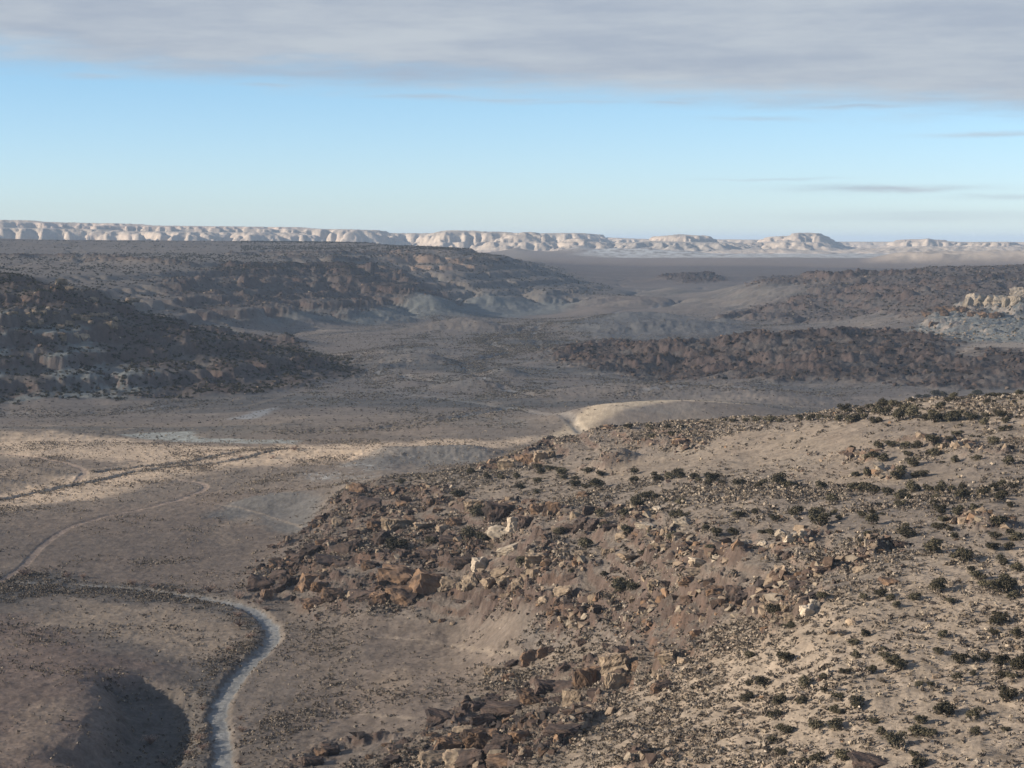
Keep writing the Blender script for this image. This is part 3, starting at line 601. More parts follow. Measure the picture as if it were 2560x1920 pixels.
lay(SAND * .70, M['bowl'] * .6); lay(PINK * 1.1, M['bowl'] * sm(c2, 0, .4) * .5); lay(SAND * .95, M['crest_lit'] * .9)
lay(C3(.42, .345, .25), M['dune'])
lay(GREY * .55, region([(240,1468),(300,1462),(360,1480),(405,1500),(412,1560),(400,1620),(360,1650),(300,1655),(190,1650),(240,1600),(265,1562)], .01, .01) * .75); lay(GREY * .8, M['brush_band'] * .6); lay(SOIL * .9, M['brush_east'] * .5)  # hollow darkened in colour to deepen its cast shadow; then the brush bands
lay(GREY * .95, M['valley_brush'] * .6 * sm(c2, -.3, .3))
lay(GREEN * .72, M['domes'] * .75); lay(GREY * .9, M['grey_mid'] * .8); lay(BROWN * .9, M['grey_mid'] * sm(cst, .1, .4) * .6)
FL_ = fledge
rk_dark = fbm(X, Y, 30, 3, .6, 82) - .35 * sm(AZ, -.03, .12)
# hills
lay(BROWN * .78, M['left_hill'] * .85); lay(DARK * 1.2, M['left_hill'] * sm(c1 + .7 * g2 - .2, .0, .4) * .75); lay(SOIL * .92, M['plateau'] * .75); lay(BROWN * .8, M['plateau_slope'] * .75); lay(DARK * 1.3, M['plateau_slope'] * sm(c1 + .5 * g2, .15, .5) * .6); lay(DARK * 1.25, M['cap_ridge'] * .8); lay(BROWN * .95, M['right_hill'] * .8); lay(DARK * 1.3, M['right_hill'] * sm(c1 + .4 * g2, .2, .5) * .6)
lay(SOIL * 1.05, M['plateau'] * sm(DD, 5200, 6200) * .8)
lay(GREEN * .9, M['left_hill'] * M['greenish'] * sm(g2, .1, .5) * .8); lay(GREEN * .85, M['plateau_slope'] * sm(g2, .15, .5) * .65 * sm(30 - Z, 0, 20))
lay(GREEN * .95, M['white_outcrop'] * .75 * sm(g2 + .3, .0, .5)); lay(CREAM * .75, M['white_outcrop'] * sm(Z, 62, 72) * .8)
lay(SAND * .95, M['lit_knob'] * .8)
lay(DARK * 1.3, M['black_hill'] * .8); lay(DARK * 1.5, M['mid_rocks'] * .6); lay(DARK * .7, M['right_mound'] * sm(c1 + .5 * c3 + .15 * n30, -.35, .1) * .93); lay(BROWN * .8, M['right_mound'] * .35)
lay(DARK * 1.25, FL_ * .8)
lay(ALK * .8, M['white_flat'] * sm(c1, -.4, .2)); lay(CREAM * .9, cf * .9)
lay(GRAVEL * 1.05, 1 - sm(wash, wash_w * .8, wash_w * 1.12)); lay(GREY * 1.2, (wash < wash_w) * sm(c3 + .6 * c1, .05, .4) * .8); lay(ALK * .8, (wash < wash_w) * sm(c2 - c3, .1, .5) * .7); lay(GRAVEL * .7, (1 - sm(wash, wash_w * 1.0, wash_w * 1.6)) * .35)
roadm = np.maximum.reduce([1 - sm(road, 1.5, 2.3), 1 - sm(road2, 1.8, 2.8)])
lay(SOIL * .85, M['gully_b'] * .6); lay(SOIL * 1.02, M['mid_right_rocks'] * .5); lay(DARK * 2.0, M['boulder_front'] * (1 - sm(AZ, -.04, .05)) * sm(c1 + .6 * c3, -.25, .25) * .7); lay(DARK * 1.9, ledge * sm(rk_dark, -.15, .2) * .8)
lay(ALK * .50, (1 - sm(drains, 2, 8)) * .55 * sm(c2 + c3, -.2, .4))
lay(C3(.30, .235, .19), roadm * (.75 + .5 * c3)); lay(SAND * .62, (1 - sm(road3, 2, 4.5)) * .6); lay(SAND * .95, (1 - sm(trails, .5, 1.3)) * .6)
lay(GREY * .6, (1 - sm(gull1, 1.5, 6.0)) * .5 * sm(c3, -.3, .2)); lay(GREY * .6, (1 - sm(gull2, 1.5, 6.0)) * .5 * sm(c3, -.3, .2)); lay(ALK * .5, (1 - sm(gull3, 3, 9)) * .22)  # first two cut channels: their shadow partly painted into the ground colour
# steep faces show rock
gx = np.gradient(Z, axis=1) / (DD * np.gradient(Ac)[None, :]); gy = np.gradient(Z, axis=0) / (DD * np.gradient(Lr)[:, None])
slope = np.hypot(gx, gy)
rk = fbm(X, Y, 25, 4, .6, 81)
rc = DARK * 1.8 + (sm(rk + .5 * c3, .1, .5) * (.35 - .28 * sm(DD, 1200, 1700)))[..., None] * (RUST * .75 - DARK * 1.8)
rc = rc * (1 + .35 * c3[..., None])
steep = sm(slope, .42, .85) * np.clip(rock * 1.3, 0, 1) * (1 - mesa_rock)
col += (steep * .85)[..., None] * (rc - col)
lay(C3(.29, .20, .14), M['cliff_band'] * sm(slope, .2, .5) * .75)
lay(CREAM * .8, M['white_outcrop'] * sm(slope, .45, .9) * .8)
# mesa rock in bands
ms = mesa_rock; strat = fbm(Z * 4 + X * .02, Z * 0 + Y * .002, 60, 3, .6, 91)
mc = CREAM * (1.0 + .35 * strat[..., None] + .25 * c1[..., None]); mc = mc + (np.array([.48, .33, .27]) - mc) * (sm(strat, .1, .5) * .45)[..., None]
mc = mc + (np.array([.34, .33, .31]) - mc) * ((1 - sm(slope, .10, .22)) * .4)[..., None]
col += ms[..., None] * (mc - col)
lay(C3(.30, .28, .25), (mesa_id == 11) * .6)
col += (np.clip(-E1 / 9, 0, 1) * sm(c2, -.3, .3) * .35)[..., None] * (GREEN * .85 - col)
col *= (1 + .30 * c3 * sm(2600 - DD, 0, 1200) + .12 * c3 + .14 * c1 + .25 * fbm(X, Y, 2.2, 3, .6, 77) * (DD < 1700))[..., None]
far_ = (sm(DD, 1500, 2000) * (1 - sm(DD, 5400, 6500)) * (1 - mesa_rock))[..., None]; col = np.clip(col * (.86 + far_ * np.array([.12, .15, .20], np.float32)), .01, .85)  # mid-distance ground lightened and blued to imitate skylight in the cloud shade

# ------------------------------------------------------------------ materials
def princ(name, rough=.95, spec=.15):
    m = bpy.data.materials.new(name); m.use_nodes = True; nt = m.node_tree; b = nt.nodes['Principled BSDF']
    b.inputs['Roughness'].default_value = rough; b.inputs['Specular IOR Level'].default_value = spec
    return m, nt, b
def ground_material():
    m, nt, b = princ('desert_ground', .97, .08); L = nt.links.new
    at_ = N(nt, 'ShaderNodeAttribute'); at_.attribute_name = 'Col'
    rk_ = N(nt, 'ShaderNodeAttribute'); rk_.attribute_name = 'rocky'
    geo = N(nt, 'ShaderNodeNewGeometry')
    def nz(scale, det=4, r=.6):
        n = N(nt, 'ShaderNodeTexNoise'); L(geo.outputs['Position'], n.inputs[0]); n.inputs['Scale'].default_value = scale; n.inputs['Detail'].default_value = det; n.inputs['Roughness'].default_value = r
        return n.outputs[0]
    a = nz(.9, 5, .7); c = nz(.08, 5, .65)
    v = mth(nt, 'ADD', mth(nt, 'MULTIPLY', mth(nt, 'SUBTRACT', a, .5), 1.1), mth(nt, 'MULTIPLY', mth(nt, 'SUBTRACT', c, .5), .7))
    v = mth(nt, 'ADD', v, 1.0)
    vm = N(nt, 'ShaderNodeVectorMath'); vm.operation = 'SCALE'; L(at_.outputs['Color'], vm.inputs[0]); L(v, vm.inputs['Scale'])
    L(vm.outputs[0], b.inputs['Base Color'])
    bp = N(nt, 'ShaderNodeBump'); bp.inputs['Distance'].default_value = 1.0
    hh = mth(nt, 'MULTIPLY', nz(.35, 6, .68), mth(nt, 'MULTIPLY_ADD', rk_.outputs['Fac'], 2.6, .75))
    L(hh, bp.inputs['Height']); bp.inputs['Strength'].default_value = .55; L(bp.outputs[0], b.inputs['Normal'])
    return m
GROUND = ground_material()

# ------------------------------------------------------------------ terrain meshes
rockatt = np.clip(rock + mesa_rock * 1.5, 0, 1.5).astype(np.float32)
def cell(m): return m[:-1, :-1]
ids = np.zeros((NR - 1, NC - 1), np.int32)
SURF = [('ground', 'tan and grey desert valley floor with dry scrub')]
def carve(mask, name, label):
    SURF.append((name, label)); ids[cell(mask)] = len(SURF) - 1
carve(DD > 5400, 'plain', 'broad flat brown plain reaching to the foot of the far mesas')
carve(M['plateau'] > .5, 'plateau', 'long grey tableland with juniper dots and ledges on the left')
carve(M['left_hill'] > .5, 'hill', 'dark shaded hill with boulder ledges at the left edge')
carve(M['right_hill'] > .5, 'hill', 'brown rocky hillside on the right below the skyline')
carve(M['right_mound'] > .5, 'hill', 'low dark rocky mound across the middle of the valley')
carve(M['white_outcrop'] > .5, 'hill', 'pale green slope under a white rock ledge at the right edge')
carve(M['black_hill'] > .5, 'hill', 'small isolated black hill out on the plain')
carve(M['spur_b'] > .5, 'hill', 'boulder strewn spur sloping down to the dry streambed')
carve(M['spur_a'] > .5, 'hill', 'near sandy slope dotted with shrubs at the lower right')
carve(M['dune'] > .5, 'hill', 'pale sunlit clay bank behind the rocky bench')
carve(wash < wash_w, 'dry_riverbed', 'pale winding gravel streambed at the lower left')
carve(roadm > .5, 'dirt_road', 'faint two track dirt road crossing the flat')
ML = {1: 'long white cliff line along the left horizon', 2: 'lower pale bench in front of the long left cliff', 3: 'pale cliff set back behind the gap in the skyline', 4: 'tiny rounded knob on the skyline at the end of the long cliff',
      5: 'cream flat topped mesa left of the picture centre', 6: 'cream pointed shoulder with fluted face near the centre', 7: 'thin blue grey mesa far behind the pointed shoulder', 8: 'low cream ridge right of the pointed shoulder',
      9: 'faint low tableland on the skyline behind the spire', 10: 'small spired butte standing on the skyline', 11: 'low grey badland hills in front of the spired butte', 12: 'round backed mesa just right of the spired butte',
      13: 'faintest hazy tableland on the right horizon', 14: 'broad flat topped mesa in the right half', 15: 'low foothills below the broad flat topped mesa', 16: 'small pale mesa with a peaked top near the right edge',
      17: 'pale eroded hills at the right end of the horizon', 18: 'low pink bench below the peaked mesa', 19: 'low grey rise in front of the broad mesa'}
for k in range(1, len(MES) + 1):
    nm = 'butte' if k in (4, 10) else ('hill' if k in (8, 11, 15, 17, 19) else 'mesa')
    carve(mesa_id == k, nm, ML[k])
cid = np.arange(NR * NC, dtype=np.int64).reshape(NR, NC)
quads = np.stack([cid[:-1, :-1], cid[:-1, 1:], cid[1:, 1:], cid[1:, :-1]], -1)
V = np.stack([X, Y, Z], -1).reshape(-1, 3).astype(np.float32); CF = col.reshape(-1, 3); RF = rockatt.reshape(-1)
def mesh_from(name, verts, faces, mat, cols=None, rockv=None, smooth=True):
    me = bpy.data.meshes.new(name); n = len(verts); k = faces.shape[1]; m = len(faces)
    me.vertices.add(n); me.vertices.foreach_set('co', np.ascontiguousarray(verts, np.float32).ravel())
    me.loops.add(m * k); me.loops.foreach_set('vertex_index', np.ascontiguousarray(faces, np.int32).ravel())
    me.polygons.add(m); me.polygons.foreach_set('loop_start', np.arange(0, m * k, k, dtype=np.int32))
    me.update(calc_edges=True)
    me.polygons.foreach_set('use_smooth', np.full(m, smooth, bool))
    if cols is not None:
        a = me.color_attributes.new('Col', 'FLOAT_COLOR', 'POINT'); a.data.foreach_set('color', np.concatenate([cols, np.ones((n, 1), np.float32)], 1).astype(np.float32).ravel())
    if rockv is not None:
        a = me.attributes.new('rocky', 'FLOAT', 'POINT'); a.data.foreach_set('value', rockv.astype(np.float32))
    me.materials.append(mat); return me
def link(name, me, **props):
    o = bpy.data.objects.new(name, me); scene.collection.objects.link(o)
    for k, v in props.items(): o[k] = v
    return o
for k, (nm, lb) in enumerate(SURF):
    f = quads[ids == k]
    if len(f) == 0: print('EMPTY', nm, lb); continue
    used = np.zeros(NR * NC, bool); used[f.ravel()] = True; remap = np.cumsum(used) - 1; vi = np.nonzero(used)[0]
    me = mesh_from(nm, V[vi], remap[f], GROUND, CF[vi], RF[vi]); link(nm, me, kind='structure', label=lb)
at = make_lookup(Z)
def ground_z(x, y):
    x = np.asarray(x, float); y = np.asarray(y, float); a = np.arctan2(x, y); l = np.log(np.hypot(x, y))
    j = np.clip(np.searchsorted(Ac, a) - 1, 0, NC - 2); i = np.clip(np.searchsorted(Lr, l) - 1, 0, NR - 2)
    tj = (a - Ac[j]) / (Ac[j + 1] - Ac[j]); ti = (l - Lr[i]) / (Lr[i + 1] - Lr[i])
    return (Z[i, j] * (1 - ti) * (1 - tj) + Z[i + 1, j] * ti * (1 - tj) + Z[i, j + 1] * (1 - ti) * tj + Z[i + 1, j + 1] * ti * tj)
def sample(m, x, y):
    a = np.arctan2(x, y); l = np.log(np.hypot(x, y))
    return m[np.clip(np.searchsorted(Lr, l), 0, NR - 1), np.clip(np.searchsorted(Ac, a), 0, NC - 1)]
JUNIPERS = [(1018,1024,16.4),(1051,1034,13.7),(1084,1035,16.4),(1116,1035,16.4),(1124,1056,19.1),(1161,1044,17.8),(1162,1015,19.1),(1170,1024,17.8),(1188,1017,17.8),(1208,1020,16.4),(1212,1029,20.5),(1218,1035,16.4),(1241,1036,13.7),(1242,1050,19.1),(1268,1021,20.5),(1299,1028,16.4),(1293,1054,30.1),(1266,1055,16.4),(1368,1045,17.8),(1333,1055,6.8),(1370,1025,16.4),(1416,1030,16.4),(1422,1039,17.8),(1444,1035,19.1),(1467,1033,23.2),(1497,1034,19.1),(1507,1041,13.7),(1537,1040,27.3),(1530,1047,16.4),(1559,1045,13.7),(1594,1050,19.1),(1434,1061,12.3),(1399,1077,19.1),(1417,1077,16.4),(1504,1056,9.6),(1481,1056,9.6),(1468,1088,19.1),(1374,1088,24.6),(1440,1084,10.9),(1160,1066,13.7),(1357,926,16.4),(1400,925,13.7),(1412,928,10.9),(1442,926,13.7),(1470,924,12.3),(1468,936,12.3),(1453,942,16.4),(1407,947,16.4),(1507,907,7.7),(1538,909,8.2),(1523,917,11.5),(1568,912,13.1),(1585,912,13.7),(1493,907,6.8),(1270,994,10.9),(1311,977,8.2),(1611,912,13.7),(1635,912,17.0),(1663,912,19.1),(1685,912,15.0),(1705,909,8.2),(1727,908,16.4),(1751,908,19.1),(1771,906,16.4),(1787,906,13.7),(1812,910,19.1),(1835,913,21.9),(1851,909,16.4),(1868,905,15.0),(1822,891,19.1),(1834,892,13.7),(1852,888,12.3),(1861,895,16.4),(1848,882,13.7),(1882,884,16.4),(1888,894,15.0),(1897,888,16.4),(1905,881,24.6),(1912,898,24.6),(1930,879,19.1),(1943,879,16.4),(1956,884,17.8),(1968,905,30.1),(1942,909,30.1),(1987,905,10.4),(1997,901,12.3),(1998,909,16.4),(2018,913,30.1),(2032,883,19.1),(2014,879,9.6),(1969,868,13.7),(1961,873,12.3),(1983,860,13.7),(2001,860,13.7),(1992,869,10.9),(1973,877,6.8),(1986,878,10.9),(1993,886,10.9),(2023,858,19.1),(2039,858,16.4),(2059,861,19.1),(2050,869,15.0),(2082,865,10.9),(2099,860,13.7),(2113,857,21.9),(2133,861,13.7),(2151,859,19.1),(2170,858,16.4),(2178,866,10.9),(2192,872,12.3),(2131,873,16.4),(2146,870,9.6),(2200,857,16.4),(2208,864,8.2),(2075,881,6.0),(2047,909,21.9),(2068,907,23.2),(2094,907,21.9),(2105,905,16.4),(2129,901,13.7),(2142,900,9.6),(2157,898,16.4),(2162,905,16.4),(2183,898,9.6),(2195,903,10.9),(2204,897,9.6),(2125,917,19.1),(2074,921,11.5),(2146,931,8.2),(2165,931,16.4),(2178,929,16.4),(2172,914,16.4),(1886,914,19.1),(1900,912,13.7),(2014,958,24.6),(2066,943,20.5),(2099,944,12.3),(2114,946,11.5),(2035,966,16.4),(1984,968,21.9),(1954,970,19.1),(1928,966,23.2),(1897,968,19.1),(1842,972,15.0),(1871,988,16.4),(1887,988,17.8),(1906,997,21.9),(1962,986,16.4),(2020,985,21.9),(2009,983,13.7),(2034,977,9.6),(2053,951,13.7),(2145,961,21.9),(2147,946,8.2),(2183,942,8.2),(2109,994,16.4),(2096,976,9.6),(2062,998,17.8),(2035,1000,12.3),(1973,1007,24.6),(1946,1020,19.1),(1939,1035,27.3),(1973,1031,13.7),(1992,1029,21.9),(1848,1029,16.4),(1875,1028,19.1),(2180,1004,24.6),(1979,985,9.6),(1611,1045,10.9),(1650,1045,15.0),(1639,1054,16.4),(1679,1048,30.1),(1706,1056,24.6),(1775,1055,23.2),(1848,1059,24.6),(1864,1062,24.6),(1890,1067,21.9),(1916,1069,21.9),(1971,1063,28.7),(1980,1054,13.7),(2006,1061,21.9),(2034,1056,19.1),(2057,1062,16.4),(2077,1058,15.0),(2031,1067,24.6),(1946,1078,30.1),(1962,1077,16.4),(2124,1070,24.6),(2144,1061,21.9),(2162,1051,19.1),(2189,1057,15.0),(2165,1073,24.6),(2159,1081,19.1),(2077,1080,30.1),(2025,1077,16.4),(1798,1086,26.0),(1633,1111,15.0),(1675,1127,19.1),(1720,1113,27.3),(1763,1118,30.1),(1772,1135,35.5),(1801,1111,13.7),(1812,1122,16.4),(1884,1096,12.3),(1899,1096,13.7),(1945,1096,21.9),(1884,1111,15.9),(1904,1113,13.1),(1863,1119,16.4),(1884,1132,27.3),(2017,1090,16.4),(2030,1103,23.2),(2034,1113,19.1),(2037,1127,16.4),(2026,1144,26.0),(2051,1146,15.0),(2064,1165,16.4),(1872,1159,17.8),(1957,1143,16.4),(1960,1161,35.5),(2024,1174,19.1),(2011,1196,35.5),(2077,1213,32.8),(2144,1187,27.3),(2150,1166,21.9),(2155,1137,26.0),(2181,1155,17.0),(2199,1167,24.6),(2188,1169,13.7),(2181,1187,19.1),(2159,1213,20.5),(2172,1221,15.0),(2199,1234,23.2),(2099,1236,19.1),(2113,1252,26.0),(2131,1271,31.4),(2162,1279,35.5),(2189,1273,21.9),(2192,1292,21.9),(2023,1278,30.1),(1901,1289,24.6),(1867,1296,16.4),(1926,1296,16.4),(2054,1303,17.8),(1976,1295,24.6),(2183,1096,15.0),(2105,1103,19.1),(2120,1095,9.6),(2069,1109,21.9),(2173,1256,21.9),(1860,1172,12.3),(1802,1215,19.1),(1774,1292,19.1),(1647,1152,15.0),(1664,1154,13.7),(1936,1312,16.4),(2154,1330,17.8),(2159,1348,32.8),(2036,1376,19.1),(2148,1371,16.4),(2199,1377,24.6),(1673,1327,27.3),(1708,1355,21.9),(1842,1394,21.9),(1871,1375,19.1),(1910,1408,19.1),(1849,1423,19.1),(2027,1412,21.9),(1916,1423,24.6),(1932,1433,24.6),(1945,1446,24.6),(2073,1434,28.7),(2107,1428,15.0),(2129,1427,19.1),(2161,1439,27.3),(2200,1446,32.8),(1697,1429,30.1),(1617,1420,21.9),(1778,1469,17.8),(1826,1456,21.9),(1738,1485,26.0),(1620,1479,16.4),(1648,1482,24.6),(1883,1453,19.1),(1904,1471,12.3),(1986,1482,16.4),(2011,1482,15.9),(2066,1468,21.9),(2101,1458,13.7),(2163,1462,17.8),(2187,1466,21.9),(2175,1515,30.1),(1782,1494,13.7),(1800,1500,13.7),(1811,1509,19.1),(1615,1511,24.6),(1729,1520,21.9),(1685,1520,24.6),(1854,1522,21.9),(1853,1530,21.9),(1801,1537,19.1),(1813,1542,19.1),(2034,1542,30.1),(2050,1542,19.1),(2102,1552,28.7),(1673,1554,27.3),(1760,1575,27.3),(1804,1578,30.1),(1697,1584,27.3),(1671,1605,21.9),(1887,1564,19.1),(1903,1587,20.5),(1990,1563,21.9),(1983,1590,32.8),(2008,1591,27.3),(1938,1613,35.5),(2105,1587,19.1),(1689,1631,20.5),(1819,1643,30.1),(1763,1647,30.1),(1976,1636,16.4),(2092,1643,12.3),(1986,1657,30.1),(1734,1651,16.4),(2172,1580,16.4),(1030,1114,32.8),(1011,1166,35.5),(1043,1172,24.6),(1124,1219,20.5),(1267,1184,30.1),(1235,1237,13.1),(1209,1155,21.9),(1298,1116,21.9),(1303,1139,21.9),(1351,1116,27.3),(1377,1096,24.6),(1397,1077,21.9),(1458,1120,21.9),(1478,1120,19.1),(1356,1152,24.6),(1451,1161,21.9),(1549,1157,21.9),(1527,1146,19.1),(1585,1155,21.9),(1534,1188,19.1),(1306,1243,16.4),(1339,1273,41.0),(1366,1273,21.9),(1440,1083,13.7),(1418,1079,10.9),(1594,1117,19.1),(1404,1150,12.3),(1388,1195,16.4),(854,1193,38.7),(931,1173,19.3),(991,1073,24.6),(865,1045,15.8)]
BOULDERS = [(729,1137,19.3,26.4,'t'),(856,1142,52.7,24.6,'t'),(916,1144,35.1,17.6,'t'),(958,1147,24.6,17.6,'t'),(982,1135,28.1,17.6,'r'),(1025,1095,35.1,17.6,'t'),(1074,1161,70.3,26.4,'p'),(1118,1145,35.1,40.4,'p'),(1134,1140,28.1,31.6,'d'),(972,1172,38.7,17.6,'d'),(1102,1193,42.2,21.1,'p'),(921,1209,38.7,31.6,'d'),(870,1207,28.1,24.6,'d'),(743,1200,59.8,31.6,'d'),(713,1216,56.2,21.1,'d'),(673,1203,45.7,28.1,'d'),(638,1211,31.6,21.1,'d'),(624,1203,21.1,17.6,'d'),(599,1218,21.1,17.6,'d'),(793,1230,28.1,19.3,'r'),(852,1260,70.3,45.7,'r'),(926,1270,59.8,42.2,'r'),(870,1304,59.8,42.2,'r'),(817,1307,31.6,31.6,'r'),(972,1272,35.1,35.1,'t'),(993,1270,21.1,21.1,'t'),(1035,1233,38.7,31.6,'p'),(1021,1272,38.7,35.1,'t'),(1061,1270,31.6,28.1,'t'),(1081,1242,35.1,24.6,'t'),(1098,1267,35.1,28.1,'t'),(1123,1274,31.6,28.1,'t'),(1155,1253,45.7,35.1,'t'),(1158,1221,38.7,28.1,'t'),(673,1267,45.7,35.1,'r'),(694,1277,35.1,28.1,'r'),(722,1295,42.2,28.1,'r'),(564,1277,49.2,42.2,'d'),(576,1293,21.1,21.1,'r'),(601,1281,31.6,21.1,'d'),(620,1267,28.1,31.6,'d'),(603,1253,31.6,24.6,'d'),(782,1295,45.7,28.1,'d'),(673,1314,42.2,21.1,'r'),(761,1293,28.1,21.1,'t'),(1084,1123,59.8,42.2,'d'),(1193,1112,28.1,31.6,'r'),(1242,1119,28.1,21.1,'t'),(1274,1112,28.1,24.6,'d'),(1257,1144,31.6,31.6,'d'),(1281,1147,31.6,28.1,'d'),(1235,1144,24.6,17.6,'d'),(1003,1221,35.1,28.1,'d'),(828,1175,31.6,31.6,'d'),(764,1158,21.1,17.6,'d'),(810,1140,28.1,21.1,'r'),(796,1098,42.2,31.6,'d'),(771,1066,31.6,28.1,'r'),(1144,1000,24.6,28.1,'r'),(1095,1014,31.6,24.6,'t'),(1067,1014,21.1,14.1,'r'),(1123,998,21.1,17.6,'r'),(1169,993,24.6,21.1,'t'),(1190,989,17.6,17.6,'t'),(757,1056,28.1,21.1,'t'),(1148,1432,39.1,29.3,'r'),(1177,1419,27.3,23.4,'r'),(1195,1407,15.6,9.8,'d'),(1072,1456,46.9,17.6,'t'),(1107,1440,27.3,13.7,'d'),(1099,1472,23.4,17.6,'r'),(1259,1393,19.5,15.6,'d'),(1312,1401,19.5,17.6,'d'),(931,1345,11.7,8.6,'t'),(1183,1495,46.9,29.3,'d'),(1226,1495,50.8,27.3,'d'),(1265,1487,43.0,46.9,'r'),(1292,1472,35.2,35.2,'r'),(1331,1440,50.8,31.2,'t'),(1351,1417,43.0,23.4,'d'),(1093,1554,82.0,43.0,'d'),(1042,1569,50.8,31.2,'d'),(1034,1534,35.2,19.5,'d'),(1066,1518,35.2,15.6,'d'),(956,1561,58.6,23.4,'d'),(1144,1522,46.9,31.2,'r'),(1238,1515,35.2,27.3,'t'),(1202,1522,31.2,19.5,'d'),(1046,1612,70.3,43.0,'r'),(1085,1616,35.2,35.2,'d'),(1128,1604,43.0,31.2,'r'),(999,1589,35.2,23.4,'t'),(964,1628,43.0,35.2,'r'),(995,1659,58.6,50.8,'t'),(1019,1659,46.9,43.0,'d'),(937,1657,50.8,43.0,'t'),(1089,1659,62.5,35.2,'r'),(1066,1628,31.2,19.5,'d'),(769,1593,31.2,11.7,'d'),(691,1634,23.4,17.6,'r'),(714,1632,31.2,23.4,'d'),(675,1655,35.2,23.4,'d'),(847,1651,39.1,19.5,'d'),(1214,1589,58.6,23.4,'d'),(1327,1487,35.2,35.2,'t'),(1445,1425,27.3,23.4,'t'),(1429,1491,35.2,19.5,'r'),(1703,1320,26.2,16.9,'t'),(1712,1335,30.0,16.9,'t'),(1748,1333,41.2,28.1,'p'),(1757,1315,33.8,22.5,'p'),(1819,1373,18.8,13.1,'t'),(1797,1371,13.1,9.4,'t'),(1506,1375,22.5,18.8,'r'),(1514,1221,37.5,15.0,'t'),(1412,1270,22.5,18.8,'t'),(1587,1285,30.0,33.8,'d'),(1607,1298,37.5,22.5,'d'),(1547,1300,26.2,18.8,'d'),(1487,1258,22.5,15.0,'r'),(1727,1273,33.8,18.8,'d'),(1889,1658,75.0,20.6,'d'),(1439,1487,33.8,18.8,'d'),(1424,1495,22.5,18.8,'r'),(1840,1350,22.5,18.8,'t'),(1442,1431,30.0,22.5,'t'),(1476,1435,30.0,18.8,'t'),(2027,1466,18.8,11.2,'t'),(1712,1166,30.1,21.9,'p'),(1689,1158,24.6,16.4,'p'),(1735,1159,16.4,16.4,'p'),(1648,1177,24.6,10.9,'p'),(1612,1180,21.9,16.4,'p'),(1703,1207,19.1,19.1,'d'),(1684,1199,16.4,13.7,'d'),(1760,1185,19.1,16.4,'t'),(1823,1229,16.4,13.7,'t'),(1782,1234,32.8,13.7,'d'),(1760,1243,24.6,13.7,'d'),(1951,1182,35.5,13.7,'d'),(1730,1270,32.8,16.4,'d'),(1921,1215,21.9,10.9,'t'),(1861,1234,27.3,13.7,'t'),(1921,1265,32.8,16.4,'r'),(1341,1144,19.1,19.1,'t'),(1418,1106,32.8,13.7,'p'),(1396,1139,35.5,16.4,'p'),(1473,1136,27.3,21.9,'p'),(1516,1218,41.0,13.7,'p'),(1503,1243,38.3,13.7,'t'),(1363,1213,43.7,16.4,'t'),(1347,1163,30.1,13.7,'t'),(1412,1270,19.1,24.6,'t'),(1393,1251,16.4,13.7,'t'),(1593,1289,24.6,30.1,'d'),(1549,1284,35.5,19.1,'r'),(1486,1262,30.1,13.7,'r'),(1218,1224,16.4,13.7,'t'),(1259,1215,16.4,13.7,'r'),(1216,1286,32.8,27.3,'t'),(1284,1295,24.6,21.9,'t'),(1311,1196,19.1,13.7,'t'),(1177,1303,24.6,16.4,'t'),(1106,1092,24.6,13.7,'d'),(132,616,15.0,12.0,'t'),(150,627,12.5,10.0,'t'),(202,651,12.5,10.0,'t'),(275,652,12.5,10.0,'t'),(292,653,11.0,8.8,'t'),(60,682,11.0,8.8,'t'),(75,680,15.0,12.0,'t'),(90,680,12.5,10.0,'t'),(120,682,10.0,8.0,'t'),(165,690,12.5,10.0,'t'),(182,692,12.5,10.0,'t'),(200,684,11.0,8.8,'t'),(215,687,11.0,8.8,'t'),(228,684,10.0,8.0,'t'),(248,692,11.0,8.8,'t'),(60,700,12.5,10.0,'t'),(70,707,11.0,8.8,'t'),(85,702,14.0,11.2,'t'),(129,710,12.5,10.0,'t'),(150,704,12.5,10.0,'t'),(195,700,11.0,8.8,'t'),(235,707,12.5,10.0,'t'),(245,707,12.5,10.0,'t'),(132,732,14.0,11.2,'t'),(165,730,12.5,10.0,'t'),(182,734,15.0,12.0,'t'),(30,681,9.0,7.2,'t'),(18,681,9.0,7.2,'t'),(2146,657,20.0,19.0,'p'),(2106,654,20.0,19.0,'p'),(2126,657,20.0,19.0,'p'),(2164,657,20.0,19.0,'p'),(2178,660,20.0,19.0,'p'),(2194,656,20.0,19.0,'p'),(2201,640,20.0,19.0,'p'),(2209,641,20.0,19.0,'p'),(2091,660,20.0,19.0,'p'),(2001,682,13.0,10.0,'r'),(2031,672,13.0,10.0,'r'),(2046,672,13.0,10.0,'r'),(2058,670,13.0,10.0,'r'),(2071,673,13.0,10.0,'r'),(2086,673,13.0,10.0,'r'),(2016,704,13.0,10.0,'r'),(2121,684,13.0,10.0,'r'),(2146,688,13.0,10.0,'r'),(2161,684,13.0,10.0,'r'),(2041,682,13.0,10.0,'r'),(2101,682,13.0,10.0,'r')]
SHRUBS = [(53,1245,39.1),(146,1247,23.4),(180,1249,23.4),(287,1264,27.3),(330,1270,23.4),(391,1282,23.4),(453,1280,39.1),(516,1294,35.2),(562,1305,23.4),(576,1319,23.4),(516,1333,27.3),(518,1354,31.2),(541,1378,27.3),(496,1405,19.5),(437,1534,23.4),(430,1600,31.2),(437,1620,31.2),(523,1581,27.3),(519,1653,27.3),(408,1631,23.4),(353,1651,27.3),(519,1555,19.5),(326,1608,43.0),(636,973,22.0),(590,990,14.0),(520,990,14.0)]

